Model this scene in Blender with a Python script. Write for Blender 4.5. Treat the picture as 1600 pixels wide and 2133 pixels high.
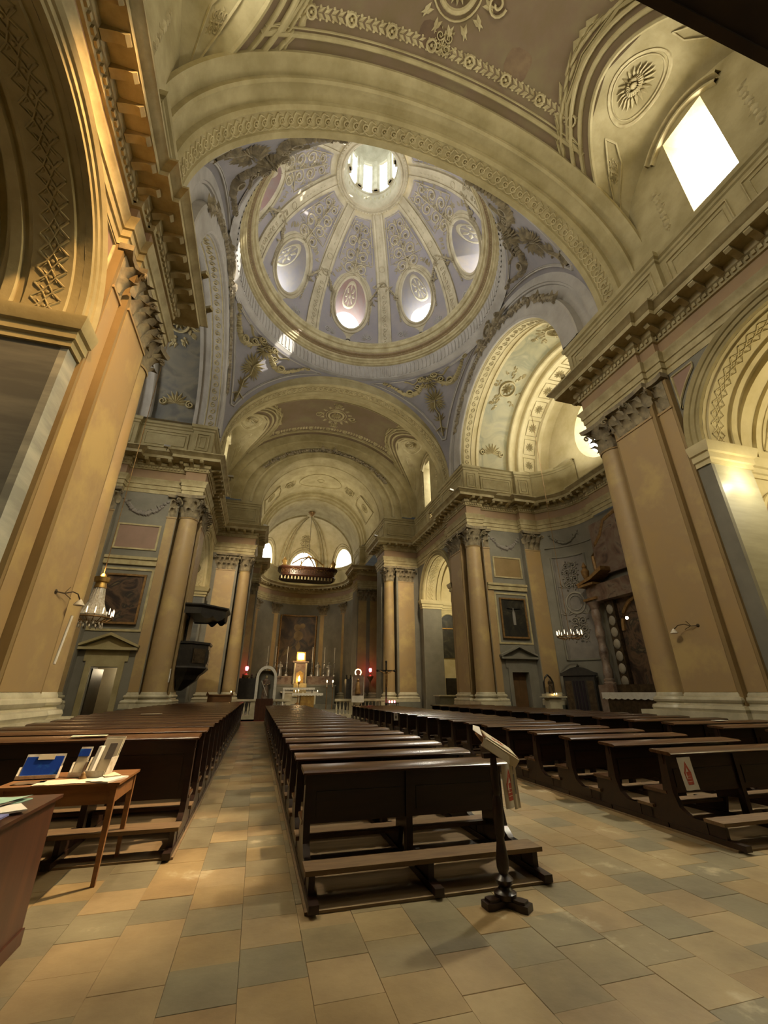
import bpy, math, random
from mathutils import Vector
from math import sin, cos, pi, sqrt, atan2, radians as R
random.seed(7)
SC = bpy.context.scene
COL = SC.collection
for _o in list(bpy.data.objects):
    bpy.data.objects.remove(_o)

# ------------------------------------------------------------------ camera, world, lamps, exposure
cam_d = bpy.data.cameras.new('camera'); cam = bpy.data.objects.new('camera', cam_d); COL.objects.link(cam)
cam_d.sensor_fit = 'VERTICAL'; cam_d.sensor_height = 24.0; cam_d.lens = 863.0 / 2133.0 * 24.0
cam_d.clip_start = 0.05; cam_d.clip_end = 200
cam.location = (0, 0, 1.56)
cam.rotation_euler = (R(90 + 23.5), 0, -R(15.7))
SC.camera = cam

SC.view_settings.view_transform = 'Standard'
SC.view_settings.look = 'None'
SC.view_settings.exposure = 0.84
SC.view_settings.gamma = 1.0
SC.view_settings.use_curve_mapping = False
SC.cycles.max_bounces = 6
SC.cycles.diffuse_bounces = 4
SC.cycles.use_adaptive_sampling = True
SC.cycles.adaptive_threshold = 0.03
SC.cycles.glossy_bounces = 3
SC.cycles.transparent_max_bounces = 8
SC.cycles.sample_clamp_indirect = 4.0
SC.cycles.use_light_tree = True
SC.cycles.caustics_reflective = False
SC.cycles.caustics_refractive = False

world = bpy.data.worlds.new('sky'); SC.world = world; world.use_nodes = True
wn = world.node_tree.nodes; wb = wn['Background']
wb.inputs[0].default_value = (0.80, 0.90, 1.0, 1); wb.inputs[1].default_value = 3.0

XC = 3.72          # nave axis
ZS = 15.1          # springing of the big arches
YD = 16.1          # dome axis

def lamp(name, kind, loc, power, color, size=0.3, rot=None, spot=None, blend=0.5, label=None):
    d = bpy.data.lights.new(name, kind); d.energy = power; d.color = color
    if kind == 'AREA': d.size = size
    elif kind in ('POINT', 'SPOT'): d.shadow_soft_size = size
    elif kind == 'SUN': d.angle = size
    if kind == 'SPOT': d.spot_size = spot; d.spot_blend = blend
    o = bpy.data.objects.new(name, d); COL.objects.link(o); o.location = loc
    if rot is not None: o.rotation_euler = rot
    return o
def aim(o, tgt):
    d = Vector(tgt) - o.location; o.rotation_euler = d.to_track_quat('-Z', 'Y').to_euler()

WARM = (1.0, 0.80, 0.50); DAY = (1.0, 0.95, 0.80); COOL = (0.82, 0.90, 1.0)
# sun that slips through the windows on the dome's south-east side
sun = lamp('sun', 'SUN', (30, 0, 60), 14.0, (1.0, 0.95, 0.86), R(0.6)); sun.rotation_euler = Vector((-1.0, 0.47, -0.50)).to_track_quat('-Z', 'Y').to_euler()
# daylight of the west front and of the nave windows behind the viewer
o = lamp('west_daylight', 'AREA', (XC + 3.0, -2.4, 6.2), 30, (1.0, 0.86, 0.56), 4.0); aim(o, (XC + 3.5, 12, 3.0))
o = lamp('west_lunette_daylight', 'AREA', (XC, -2.6, 17.2), 210, (1.0, 0.90, 0.66), 4.0); aim(o, (XC, 12, 17))
# spotlights and floodlights on the cornices, chapel lamps, added fill lights
def spot(name, loc, tgt, power, deg, color=(1.0, 0.86, 0.60), size=0.15, blend=1.0):
    o = lamp(name, 'SPOT', loc, power, color, size, spot=R(deg), blend=blend); aim(o, tgt); return o
spot('left_wall_spotlight', (-1.6, 3.4, 13.9), (-4.0, 6.2, 10.4), 2600, 46, (1.0, 0.58, 0.22), 0.12, 0.9)
spot('left_pier_spotlight', (9.6, 3.5, 12.6), (-3.9, 9.0, 5.0), 4200, 50, (1.0, 0.82, 0.50), 0.3)
spot('right_pier_spotlight', (-2.6, 5.0, 13.4), (11.6, 9.5, 5.0), 1200, 60, (1.0, 0.88, 0.62), 0.3)
spot('table_spotlight', (3.0, 7.4, 8.0), (-1.9, 5.7, 0.5), 3200, 34, (1.0, 0.72, 0.40), 0.08, 0.8)
spot('right_floor_fill', (9.9, 8.8, 13.2), (4.4, 4.2, 0.0), 2900, 66, (1.0, 0.90, 0.66), 0.4)  # added fill from above, brightens the floor and pew tops
spot('left_floor_fill', (-2.7, 9.2, 13.2), (0.6, 5.6, 0.0), 1500, 66, (1.0, 0.84, 0.56), 0.4)  # second added fill for the floor, from the left side
spot('pew_spotlight', (10.0, 22.0, 13.4), (3.2, 14.5, 0.0), 2600, 52, (1.0, 0.92, 0.74), 0.4)
lamp('left_chapel_fill', 'POINT', (-8.4, 4.4, 7.4), 45, (1.0, 0.78, 0.5), 0.2)  # added to brighten the dark soffit of the near left arch
for sx, lx in ((1, 10.7), (-1, -3.2)):
    spot('near_cornice_flood', (lx, 9.6, 13.55), (XC - 1.5 * sx, 4.5, 21.5), 260, 120, (1.0, 0.90, 0.60))
    spot('crossing_flood', (lx, 21.2, 13.55), (XC - 2 * sx, 12.0, 24.0), 700, 120, (1.0, 0.95, 0.84))
    spot('choir_flood', (lx, 25.4, 13.55), (XC - 1.0 * sx, 27.4, 21.8), 420, 130, (1.0, 0.88, 0.62))
    spot('pier_flood', (lx, 12.0, 13.6), (XC + 8 * sx, 22.5, 6.0), 1500, 75, (1.0, 0.88, 0.62))
    spot('choir_pier_flood', (XC + 6.5 * sx, 24.6, 13.4), (XC + 4.0 * sx, 33.0, 5.0), 1500, 75, (1.0, 0.80, 0.52))
for k in range(8):
    a = R(45 * k + 22.5)
    spot('dome_fill_light', (XC + 6.75 * cos(a), YD + 6.75 * sin(a), 25.25), (XC - 4.0 * cos(a), YD - 4.0 * sin(a), 30.5), 270, 120, (0.98, 0.98, 1.0), 0.2)  # added uplights hidden by the ring cornice, fill the dome with light
lamp('chapel_lamp', 'POINT', (12.35, 6.75, 6.95), 34, (1.0, 0.88, 0.55), 0.06)
lamp('chapel_vault_lamp', 'POINT', (15.2, 4.4, 7.6), 190, (1.0, 0.90, 0.62), 0.2)
lamp('far_chapel_lamp', 'POINT', (14.0, 27.0, 8.0), 170, (1.0, 0.90, 0.62), 0.15)
lamp('far_left_chapel_lamp', 'POINT', (-6.6, 27.4, 7.0), 60, (1.0, 0.90, 0.70), 0.15)
spot('apse_lamp', (XC - 2.0, 38.2, 13.6), (XC - 1, 49, 13.5), 850, 95, (1.0, 0.82, 0.54), 0.3)
o = lamp('presbytery_lamp', 'AREA', (XC, 35.6, 14.2), 150, (1.0, 0.90, 0.66), 2.0); aim(o, (XC, 36.2, 20))
o = lamp('transept_cornice_lamp', 'AREA', (XC + 11.0, YD + 1.0, 13.6), 210, (1.0, 0.94, 0.74), 2.0); aim(o, (XC + 10.6, YD, 20))

# ------------------------------------------------------------------ materials
def lin(c):
    return tuple((x / 12.92 if x <= 0.04045 else ((x + 0.055) / 1.055) ** 2.4) for x in c)
def hx(s):
    return lin(tuple(int(s[i:i + 2], 16) / 255 for i in (0, 2, 4)))
def mat(name, c1, c2=None, scale=1.5, rough=0.75, bump=0.0, bscale=None, stretch=(1, 1, 1), metal=0.0, detail=6, lo=0.35, hi=0.65, coord='Position', spec=0.4, c3=None):
    m = bpy.data.materials.new(name); m.use_nodes = True
    nt = m.node_tree; N = nt.nodes; L = nt.links; bs = N['Principled BSDF']
    bs.inputs['Roughness'].default_value = rough; bs.inputs['Metallic'].default_value = metal
    bs.inputs['Specular IOR Level'].default_value = spec
    c1 = hx(c1) if isinstance(c1, str) else c1
    bs.inputs['Base Color'].default_value = (*c1, 1)
    if c2 is None: return m
    c2 = hx(c2) if isinstance(c2, str) else c2
    if coord == 'Position':
        g = N.new('ShaderNodeNewGeometry'); src = g.outputs['Position']
    else:
        g = N.new('ShaderNodeTexCoord'); src = g.outputs['Object']
    mp = N.new('ShaderNodeMapping'); mp.inputs['Scale'].default_value = stretch
    L.new(src, mp.inputs['Vector'])
    no = N.new('ShaderNodeTexNoise'); no.inputs['Scale'].default_value = scale; no.inputs['Detail'].default_value = detail
    no.inputs['Roughness'].default_value = 0.62
    L.new(mp.outputs['Vector'], no.inputs['Vector'])
    cr = N.new('ShaderNodeValToRGB'); L.new(no.outputs['Fac'], cr.inputs['Fac'])
    e = cr.color_ramp.elements
    e[0].position = lo; e[0].color = (*c1, 1); e[1].position = hi; e[1].color = (*c2, 1)
    if c3 is not None:
        q = cr.color_ramp.elements.new((lo + hi) / 2); q.color = (*(hx(c3) if isinstance(c3, str) else c3), 1)
    L.new(cr.outputs['Color'], bs.inputs['Base Color'])
    if bump:
        n2 = N.new('ShaderNodeTexNoise'); n2.inputs['Scale'].default_value = bscale or scale * 6; n2.inputs['Detail'].default_value = 5
        L.new(mp.outputs['Vector'], n2.inputs['Vector'])
        b = N.new('ShaderNodeBump'); b.inputs['Strength'].default_value = bump; b.inputs['Distance'].default_value = 0.03
        L.new(n2.outputs['Fac'], b.inputs['Height']); L.new(b.outputs['Normal'], bs.inputs['Normal'])
    return m
def emit(name, c, s, through=0.0):
    m = bpy.data.materials.new(name); m.use_nodes = True
    nt = m.node_tree; N = nt.nodes; L = nt.links; N.remove(N['Principled BSDF'])
    e = N.new('ShaderNodeEmission'); e.inputs[0].default_value = (*c, 1); e.inputs[1].default_value = s
    out = N['Material Output']
    if through:
        t = N.new('ShaderNodeBsdfTransparent'); mx = N.new('ShaderNodeMixShader'); mx.inputs[0].default_value = through
        L.new(e.outputs[0], mx.inputs[1]); L.new(t.outputs[0], mx.inputs[2]); L.new(mx.outputs[0], out.inputs['Surface'])
    else:
        L.new(e.outputs[0], out.inputs['Surface'])
    return m
M = {}
M['cream'] = mat('cream_stucco', 'ab9e76', '92855d', 1.1, 0.8, 0.15, 9)
M['rail'] = mat('pale_stone', 'b9ac84', '9b8d66', 2.0, 0.7, 0.1, 9)
M['dome_cream'] = mat('dome_cream', 'beb294', 'a5997c', 1.2, 0.8, 0.1, 9)
M['dome_panel'] = mat('dome_lilac', '8c8688', '988f8a', 1.0, 0.85, 0.1, 9)
M['lilac'] = mat('lilac_grey_plaster', '827e80', '8e8888', 0.9, 0.85, 0.15, 7)
M['lilac_arch'] = mat('pale_lilac_stucco', 'aea89f', '9c968c', 1.0, 0.8, 0.1, 7)
M['vault'] = mat('brown_vault_plaster', '776a4d', '6c5d40', 0.5, 0.85, 0.1, 6, c3='72604a')
M['tan'] = mat('tan_scagliola', 'a68b5e', 'b39b68', 0.7, 0.5, 0.06, 5, c3='a18862')
M['tan_flat'] = mat('tan_recess', '8f7850', '806a44', 0.7, 0.65, 0.05, 5)  # darker tan, shade of the pier recesses is put into the colour
M['terra'] = mat('terracotta_frieze', 'a08664', '947a60', 1.0, 0.7)
M['pink'] = mat('pink_panel', '937868', '887060', 1.4, 0.7)
M['grey'] = mat('grey_wall', '807c6f', '706c60', 0.9, 0.7, 0.06, 6)
M['greyblue'] = mat('slate_wall', '6c6e74', '77777a', 0.9, 0.7)
M['marble'] = mat('veined_grey_marble', '8f8f86', 'b4b3a4', 1.3, 0.35, stretch=(0.35, 0.35, 1.9), lo=0.42, hi=0.66, c3='a3a296')
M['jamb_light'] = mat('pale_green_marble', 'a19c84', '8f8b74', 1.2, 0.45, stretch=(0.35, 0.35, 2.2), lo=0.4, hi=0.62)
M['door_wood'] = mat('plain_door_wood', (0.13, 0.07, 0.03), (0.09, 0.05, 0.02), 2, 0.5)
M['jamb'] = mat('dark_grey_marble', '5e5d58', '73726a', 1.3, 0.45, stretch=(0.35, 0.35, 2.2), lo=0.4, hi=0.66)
M['chapel'] = mat('chapel_cream', 'cabd96', 'b8aa80', 1.0, 0.8, 0.1, 7)
M['white'] = mat('white_marble', 'c9c1a6', 'aea68c', 1.4, 0.35, lo=0.4, hi=0.6)
M['plinth'] = mat('grey_plinth', '77776c', '67675c', 1.6, 0.5)
M['capital'] = mat('weathered_stucco', '9a8d70', '6d6352', 3.0, 0.8, 0.2, 20)
M['wood'] = mat('dark_polished_wood', (0.026, 0.0105, 0.0052), (0.013, 0.0055, 0.003), 2.0, 0.36, stretch=(1, 9, 9), coord='Object', spec=0.5)
M['woodtop'] = mat('worn_polished_wood', (0.085, 0.040, 0.016), (0.042, 0.018, 0.008), 2.0, 0.25, stretch=(1, 9, 9), coord='Object', spec=0.55)
M['woodworn'] = mat('worn_kneeler_wood', (0.17, 0.105, 0.050), (0.10, 0.058, 0.027), 3.0, 0.55, stretch=(1, 7, 7), coord='Object')
M['wood_red'] = mat('red_brown_wood', (0.075, 0.028, 0.013), (0.038, 0.015, 0.008), 2.2, 0.36, stretch=(6, 6, 0.8), coord='Object')
M['wood_light'] = mat('orange_table_wood', (0.24, 0.11, 0.04), (0.16, 0.07, 0.026), 2.0, 0.4, stretch=(1, 8, 8), coord='Object')
M['black'] = mat('black_wood', (0.012, 0.010, 0.008), (0.03, 0.024, 0.018), 4.0, 0.4)
M['loft'] = mat('dark_gallery_wood', (0.03, 0.018, 0.01), (0.05, 0.03, 0.016), 2.0, 0.6)
M['gold'] = mat('gilding', (0.62, 0.40, 0.12), (0.42, 0.25, 0.08), 6, 0.35, metal=0.8)
M['oldgold'] = mat('old_gilding', (0.32, 0.19, 0.07), (0.20, 0.11, 0.04), 6, 0.45, metal=0.5)
M['bronze'] = mat('dark_bronze', (0.05, 0.035, 0.02), (0.10, 0.07, 0.04), 5, 0.4, metal=0.6)
M['silver'] = mat('silvered_metal', (0.55, 0.53, 0.48), (0.35, 0.33, 0.3), 6, 0.3, metal=0.8)
M['paper'] = mat('paper', 'd8ccb4', 'c9bb9c', 3, 0.7)
M['paperwhite'] = mat('white_paper', 'dcd8cf', 'd0cabc', 3, 0.6)
M['redprint'] = mat('red_print', 'a8483c', 'b85a48', 30, 0.7)
M['ink'] = mat('grey_print', '5a5048', '6d645a', 20, 0.7)
M['blue'] = mat('blue_leaflet', '1c3f9c', '3a7ac8', 9, 0.35, coord='Object', lo=0.5, hi=0.72)
M['teal'] = mat('pale_teal_cover', '8ab4a8', '9cc0b0', 8, 0.4)
M['red'] = mat('red_carpet', (0.36, 0.02, 0.02), (0.26, 0.015, 0.015), 8, 0.9)
M['cloth'] = mat('white_cloth', 'd5d2c8', 'c4c0b4', 4, 0.8)
M['greypanel'] = mat('grey_relief', '76706a', '868078', 2, 0.8)
M['curtain'] = mat('dark_curtain', (0.02, 0.012, 0.02), (0.012, 0.008, 0.01), 4, 0.9)
M['greyrel'] = mat('pale_relief', '9a9486', '8a8478', 2, 0.8)
M['fig'] = mat('pale_paint', '8a7452', '6a5638', 1, 0.7)
M['glow'] = emit('daylit_glass', (1.0, 0.97, 0.88), 6.0)
M['glow_near'] = emit('daylit_glass_near', (1.0, 0.96, 0.84), 20.0)
M['glow_dome'] = emit('daylit_dome_glass', (0.88, 0.94, 1.0), 7.5, 0.4)
M['glow_lantern'] = emit('daylit_lantern_glass', (0.72, 0.86, 1.0), 3.6)
M['flame'] = emit('flame', (1.0, 0.62, 0.22), 30.0)
M['bulb'] = emit('bulb', (1.0, 0.85, 0.55), 25.0)
M['redlamp'] = emit('red_lamp', (1.0, 0.08, 0.12), 9.0)
M['rose_light'] = emit('golden_lamp', (1.0, 0.66, 0.25), 7.0)
M['crystal'] = mat('crystal', (0.75, 0.7, 0.6), (0.5, 0.42, 0.3), 12, 0.15, spec=0.8)
def painting(name, cols, scale=0.9, seed=0.0, lo=0.3, hi=0.72):
    m = bpy.data.materials.new(name); m.use_nodes = True; N = m.node_tree.nodes; L = m.node_tree.links; bs = N['Principled BSDF']
    bs.inputs['Roughness'].default_value = 0.5
    g = N.new('ShaderNodeTexCoord'); mp = N.new('ShaderNodeMapping'); mp.inputs['Location'].default_value = (seed, seed * 2, seed * 3); L.new(g.outputs['Object'], mp.inputs['Vector'])
    no = N.new('ShaderNodeTexNoise'); no.inputs['Scale'].default_value = scale; no.inputs['Detail'].default_value = 4; no.inputs['Distortion'].default_value = 1.4
    L.new(mp.outputs['Vector'], no.inputs['Vector'])
    cr = N.new('ShaderNodeValToRGB'); L.new(no.outputs['Fac'], cr.inputs['Fac'])
    E_ = cr.color_ramp.elements; E_[0].position = lo; E_[0].color = (*hx(cols[0]), 1); E_[1].position = hi; E_[1].color = (*hx(cols[-1]), 1)
    for i, c in enumerate(cols[1:-1]):
        q = E_.new(lo + (hi - lo) * (i + 1) / (len(cols) - 1)); q.color = (*hx(c), 1)
    L.new(cr.outputs['Color'], bs.inputs['Base Color']); return m
M['pic_dark'] = painting('dark_canvas', ['16100c', '2c1d14', '5c4632', '1e1a16', '7a6a4c'], 1.1, 2.0)
M['pic_crucifixion'] = painting('dark_green_canvas', ['14130f', '1d1c16', '2e2a20', '4a4434'], 1.4, 5.0)
M['pic_altar'] = painting('altar_canvas', ['24180e', '34261a', '5e482e', '2a2018', '6e5a3c'], 0.38, 1.3)
M['fresco'] = painting('faded_fresco', ['958f72', 'a39a76', '868468', 'b2a684'], 0.6, 3.0)
M['mural'] = painting('grey_mural', ['4c4c46', '62605a', '787262', '504e48'], 0.5, 4.0)
M['retable_paint'] = painting('retable_scene', ['4a3a30', '6c5444', '7a6a5a', '3c2c26'], 1.2, 6.0)

# ------------------------------------------------------------------ mesh helpers
def P(side, s, y, z): return (XC + side * s, y, z)
class MB:
    def __init__(s): s.v = []; s.f = []; s.m = []
    def add(s, vs, fs, mi=0):
        o = len(s.v); s.v += [tuple(p) for p in vs]; s.f += [tuple(i + o for i in f) for f in fs]; s.m += [mi] * len(fs)
        return s
    def box(s, x0, x1, y0, y1, z0, z1, mi=0, f=None):
        vs = [(x, y, z) for x in (x0, x1) for y in (y0, y1) for z in (z0, z1)]
        if f: vs = [f(*p) for p in vs]
        return s.add(vs, [(0, 1, 3, 2), (4, 6, 7, 5), (0, 4, 5, 1), (2, 3, 7, 6), (0, 2, 6, 4), (1, 5, 7, 3)], mi)
    def grid(s, fn, us, vs, mi=0, closed=False, skip=None):
        nu, nv = len(us), len(vs)
        pts = [fn(u, v) for u in us for v in vs]; fs = []
        for i in range(nu if closed else nu - 1):
            for j in range(nv - 1):
                if skip and skip(i, j): continue
                a = i * nv + j; b = ((i + 1) % nu) * nv + j
                fs.append((a, b, b + 1, a + 1))
        return s.add(pts, fs, mi)
    def lathe(s, prof, n=24, c=(0, 0, 0), a0=0.0, a1=2 * pi, mi=0):
        closed = abs(a1 - a0 - 2 * pi) < 1e-6
        us = [a0 + (a1 - a0) * i / (n if closed else n) for i in range(n if closed else n + 1)]
        return s.grid(lambda a, j: (c[0] + prof[j][0] * cos(a), c[1] + prof[j][0] * sin(a), c[2] + prof[j][1]), us, range(len(prof)), mi, closed)
    def tube(s, pts, r, n=6, mi=0, caps=True):
        pts = [Vector(p) for p in pts]; k = len(pts); rings = []
        rr = r if isinstance(r, (list, tuple)) else [r] * k
        for i, p in enumerate(pts):
            d = (pts[min(i + 1, k - 1)] - pts[max(i - 1, 0)])
            d = d.normalized() if d.length > 1e-9 else Vector((0, 0, 1))
            h = Vector((0, 0, 1)) if abs(d.z) < 0.9 else Vector((1, 0, 0))
            u = d.cross(h).normalized(); w = d.cross(u)
            rings += [tuple(p + (u * cos(2 * pi * j / n) + w * sin(2 * pi * j / n)) * rr[i]) for j in range(n)]
        fs = [(i * n + j, i * n + (j + 1) % n, (i + 1) * n + (j + 1) % n, (i + 1) * n + j) for i in range(k - 1) for j in range(n)]
        if caps: fs += [tuple(range(n)), tuple((k - 1) * n + j for j in reversed(range(n)))]
        return s.add(rings, fs, mi)
    def prism(s, poly, f0, f1, mi=0):
        n = len(poly); vs = [f0(*p) for p in poly] + [f1(*p) for p in poly]
        fs = [tuple(range(n)), tuple(range(2 * n - 1, n - 1, -1))] + [(i, (i + 1) % n, n + (i + 1) % n, n + i) for i in range(n)]
        return s.add(vs, fs, mi)
    def sphere(s, c, r, n=10, m=6, mi=0, sc=(1, 1, 1)):
        return s.grid(lambda a, b: (c[0] + r * sc[0] * cos(a) * cos(b), c[1] + r * sc[1] * sin(a) * cos(b), c[2] + r * sc[2] * sin(b)),
                      [2 * pi * i / n for i in range(n)], [-pi / 2 + pi * j / m for j in range(m + 1)], mi, True)
    def data(s, name, mats, sharp=35):
        me = bpy.data.meshes.new(name); me.from_pydata(s.v, [], s.f)
        for m in (mats if isinstance(mats, (list, tuple)) else [mats]): me.materials.append(M[m])
        me.polygons.foreach_set('material_index', s.m)
        me.polygons.foreach_set('use_smooth', [True] * len(s.f))
        me.update()
        if sharp: me.set_sharp_from_angle(angle=R(sharp))
        return me
    def build(s, name, mats, parent=None, loc=None, rot=None, sharp=35, **pr):
        return place(name, s.data(name, mats, sharp), parent, loc, rot, **pr)
def place(name, me, parent=None, loc=None, rot=None, scale=None, **pr):
    o = bpy.data.objects.new(name, me); COL.objects.link(o)
    if parent is not None: o.parent = parent
    if loc is not None: o.location = loc
    if rot is not None: o.rotation_euler = rot if isinstance(rot, (tuple, list)) else (0, 0, rot)
    if scale is not None: o.scale = scale
    for k, v in pr.items():
        if v: o[k] = v
    return o
def thing(name, label, cat, loc=(0, 0, 0), rot=None, group=None):
    return place(name, None, None, loc, rot, label=label, category=cat, group=group)
def struct(name, mb, mats, label, cat, sharp=35):
    return mb.build(name, mats, kind='structure', label=label, category=cat, sharp=sharp)
def dup(root, loc, rot=None, label=None, group=None):
    r = root.copy(); COL.objects.link(r); r.location = loc
    if rot is not None: r.rotation_euler = (0, 0, rot)
    if label: r['label'] = label
    if group: r['group'] = group
    for ch in list(root.children):
        c = ch.copy(); COL.objects.link(c); c.parent = r
        for g in ch.children:
            d = g.copy(); COL.objects.link(d); d.parent = c
    return r
def rng(a, b, n): return [a + (b - a) * i / n for i in range(n + 1)]

def miter(path, closed=False):
    """offset direction (to the left of travel) for each plan point"""
    n = len(path); out = []
    for i in range(n):
        a = path[i - 1] if (i > 0 or closed) else None
        b = path[(i + 1) % n] if (i < n - 1 or closed) else None
        ns = []
        for p, q in ((a, path[i]), (path[i], b)):
            if p is None or q is None: continue
            dx, dy = q[0] - p[0], q[1] - p[1]; l = sqrt(dx * dx + dy * dy) or 1
            ns.append((-dy / l, dx / l))
        if len(ns) == 1: out.append(ns[0])
        else:
            k = 1 + ns[0][0] * ns[1][0] + ns[0][1] * ns[1][1]; k = max(k, 0.3)
            out.append(((ns[0][0] + ns[1][0]) / k, (ns[0][1] + ns[1][1]) / k))
    return out
def sweep(mb, path, prof, mi=0, closed=False):
    """path in (s,y) already mapped to world XY; prof list of (offset, z)"""
    mt = miter(path, closed)
    return mb.grid(lambda i, j: (path[i][0] + mt[i][0] * prof[j][0], path[i][1] + mt[i][1] * prof[j][0], prof[j][1]), range(len(path)), range(len(prof)), mi, closed)
def side_path(side, pts):
    """pts (s,y) listed with the room on the LEFT of travel for side=+1; mirrored otherwise"""
    w = [(XC + side * s, y) for s, y in pts]
    return w if side > 0 else w[::-1]
def along(path, step, start=None, closed=False, off=0.0):
    """points spaced evenly on each straight run of the path, offset to the left"""
    out = []
    n = len(path)
    for i in range(n if closed else n - 1):
        p, q = path[i], path[(i + 1) % n]
        dx, dy = q[0] - p[0], q[1] - p[1]; l = sqrt(dx * dx + dy * dy)
        if l < 0.12: continue
        nx, ny = -dy / l, dx / l
        k = max(1, int(round(l / step)))
        for j in range(k):
            t = (j + 0.5) / k
            out.append((p[0] + dx * t + nx * off, p[1] + dy * t + ny * off, atan2(dy, dx)))
    return out

# ---- relief ornament: shapes drawn in a (u, v) plane with height h, mapped to a surface
class Orn:
    def __init__(s, fn, mb=None): s.fn = fn; s.mb = mb or MB()
    def _a(s, pts, fs, mi=0): s.mb.add([s.fn(*p) for p in pts], fs, mi)
    def ribbon(s, pts, w, h, mi=0):
        n = len(pts); vs = []
        for i, (x, y) in enumerate(pts):
            a = pts[max(i - 1, 0)]; b = pts[min(i + 1, n - 1)]
            dx, dy = b[0] - a[0], b[1] - a[1]; l = sqrt(dx * dx + dy * dy) or 1; nx, ny = -dy / l, dx / l
            ww = w if not callable(w) else w(i / (n - 1))
            vs += [(x + nx * ww / 2, y + ny * ww / 2, 0), (x + nx * ww / 4, y + ny * ww / 4, h), (x - nx * ww / 4, y - ny * ww / 4, h), (x - nx * ww / 2, y - ny * ww / 2, 0)]
        s._a(vs, [(4 * i + j, 4 * i + j + 4, 4 * i + j + 5, 4 * i + j + 1) for i in range(n - 1) for j in range(3)], mi)
    def loop(s, pts, w, h, mi=0): s.ribbon(list(pts) + [pts[0]], w, h, mi)
    def leaf(s, x, y, a, l, w, h, mi=0):
        c, d = cos(a), sin(a)
        def q(u, v, z): return (x + u * c - v * d, y + u * d + v * c, z)
        vs = [q(0, 0, 0), q(l * .45, w / 2, 0), q(l, 0, h * .3), q(l * .45, -w / 2, 0), q(l * .4, 0, h)]
        s._a(vs, [(0, 4, 1), (1, 4, 2), (2, 4, 3), (3, 4, 0)], mi)
    def blob(s, x, y, r, h, n=6, mi=0):
        vs = [(x, y, h)] + [(x + r * .6 * cos(2 * pi * i / n), y + r * .6 * sin(2 * pi * i / n), h * .75) for i in range(n)] + [(x + r * cos(2 * pi * i / n), y + r * sin(2 * pi * i / n), 0) for i in range(n)]
        s._a(vs, [(0, 1 + i, 1 + (i + 1) % n) for i in range(n)] + [(1 + i, 1 + n + i, 1 + n + (i + 1) % n, 1 + (i + 1) % n) for i in range(n)], mi)
    def rosette(s, x, y, r, h, n=12, mi=0):
        for i in range(n): s.leaf(x + .3 * r * cos(2 * pi * i / n), y + .3 * r * sin(2 * pi * i / n), 2 * pi * i / n, r * .7, r * 2.3 / n * 1.6, h, mi)
        for i in range(n): s.leaf(x + .12 * r * cos(2 * pi * (i + .5) / n), y + .12 * r * sin(2 * pi * (i + .5) / n), 2 * pi * (i + .5) / n, r * .42, r * .24, h * 1.3, mi)
        s.blob(x, y, r * .2, h * 1.7, 8, mi)
    def ring(s, x, y, r, w, h, n=28, ry=None, mi=0):
        ry = ry or r; s.loop([(x + r * cos(2 * pi * i / n), y + ry * sin(2 * pi * i / n)) for i in range(n)], w, h, mi)
    def spiral(s, x, y, r, a0, hand, turns, w, h, mi=0):
        n = int(14 * turns); s.ribbon([(x + r * (1 - .82 * i / n) * cos(a0 + hand * 2 * pi * turns * i / n), y + r * (1 - .82 * i / n) * sin(a0 + hand * 2 * pi * turns * i / n)) for i in range(n + 1)], w, h, mi)
    def swag(s, x0, y0, x1, y1, sag, r, h, n=12, mi=0, ax=(0, -1)):
        for i in range(n + 1):
            t = i / n; q = 4 * t * (1 - t); k = .65 + .5 * q
            s.blob(x0 + (x1 - x0) * t + ax[0] * sag * q + random.uniform(-.2, .2) * r, y0 + (y1 - y0) * t + ax[1] * sag * q + random.uniform(-.2, .2) * r, r * k * random.uniform(.8, 1.2), h * k, 5, mi)
            if i % 2: s.leaf(x0 + (x1 - x0) * t + ax[0] * sag * q, y0 + (y1 - y0) * t + ax[1] * sag * q, random.uniform(0, 6.28), r * 2.0, r * .8, h * .8, mi)
    def frond(s, x, y, a, l, h, n=6, spread=1.2, mi=0):
        for i in range(n):
            b = a + spread * (i / (n - 1) - .5) * 2; s.leaf(x, y, b, l * (1 - .25 * abs(i / (n - 1) - .5) * 2), l * .16, h, mi)
    def foliage(s, x, y0, y1, hw, h, mi=0, seed=0):
        """candelabra: a stem with mirrored scrolls and leaves between y0 and y1, half width hw(t)"""
        rd = random.Random(seed); L_ = y1 - y0; n = max(2, int(abs(L_) / (.9 * max(hw(.5), .3))) + 1)
        s.ribbon([(x, y0), (x, y1)], .06, h * .7, mi)
        for i in range(n):
            t = (i + .5) / n; y = y0 + L_ * t; w = hw(t); r = min(w * .48, abs(L_) / n * .5)
            for sg in (-1, 1):
                s.spiral(x + sg * (r * 1.05), y, r, pi if sg > 0 else 0, -sg, 1.4, r * .24, h, mi)
                s.rosette(x + sg * r * 1.05, y, r * .35, h * 1.2, 6, mi)
                for k in range(7):
                    a = rd.uniform(0, 2 * pi); s.leaf(x + sg * r * 1.05 + r * .95 * cos(a), y + r * .95 * sin(a), a + rd.uniform(-.5, .5), r * .75, r * .32, h * 1.1, mi)
            s.frond(x, y - r * .6, pi / 2 if L_ > 0 else -pi / 2, r * 1.1, h * 1.2, 5, .6, mi)
            s.blob(x, y + r * .8, r * .25, h * 1.6, 6, mi)

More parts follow.
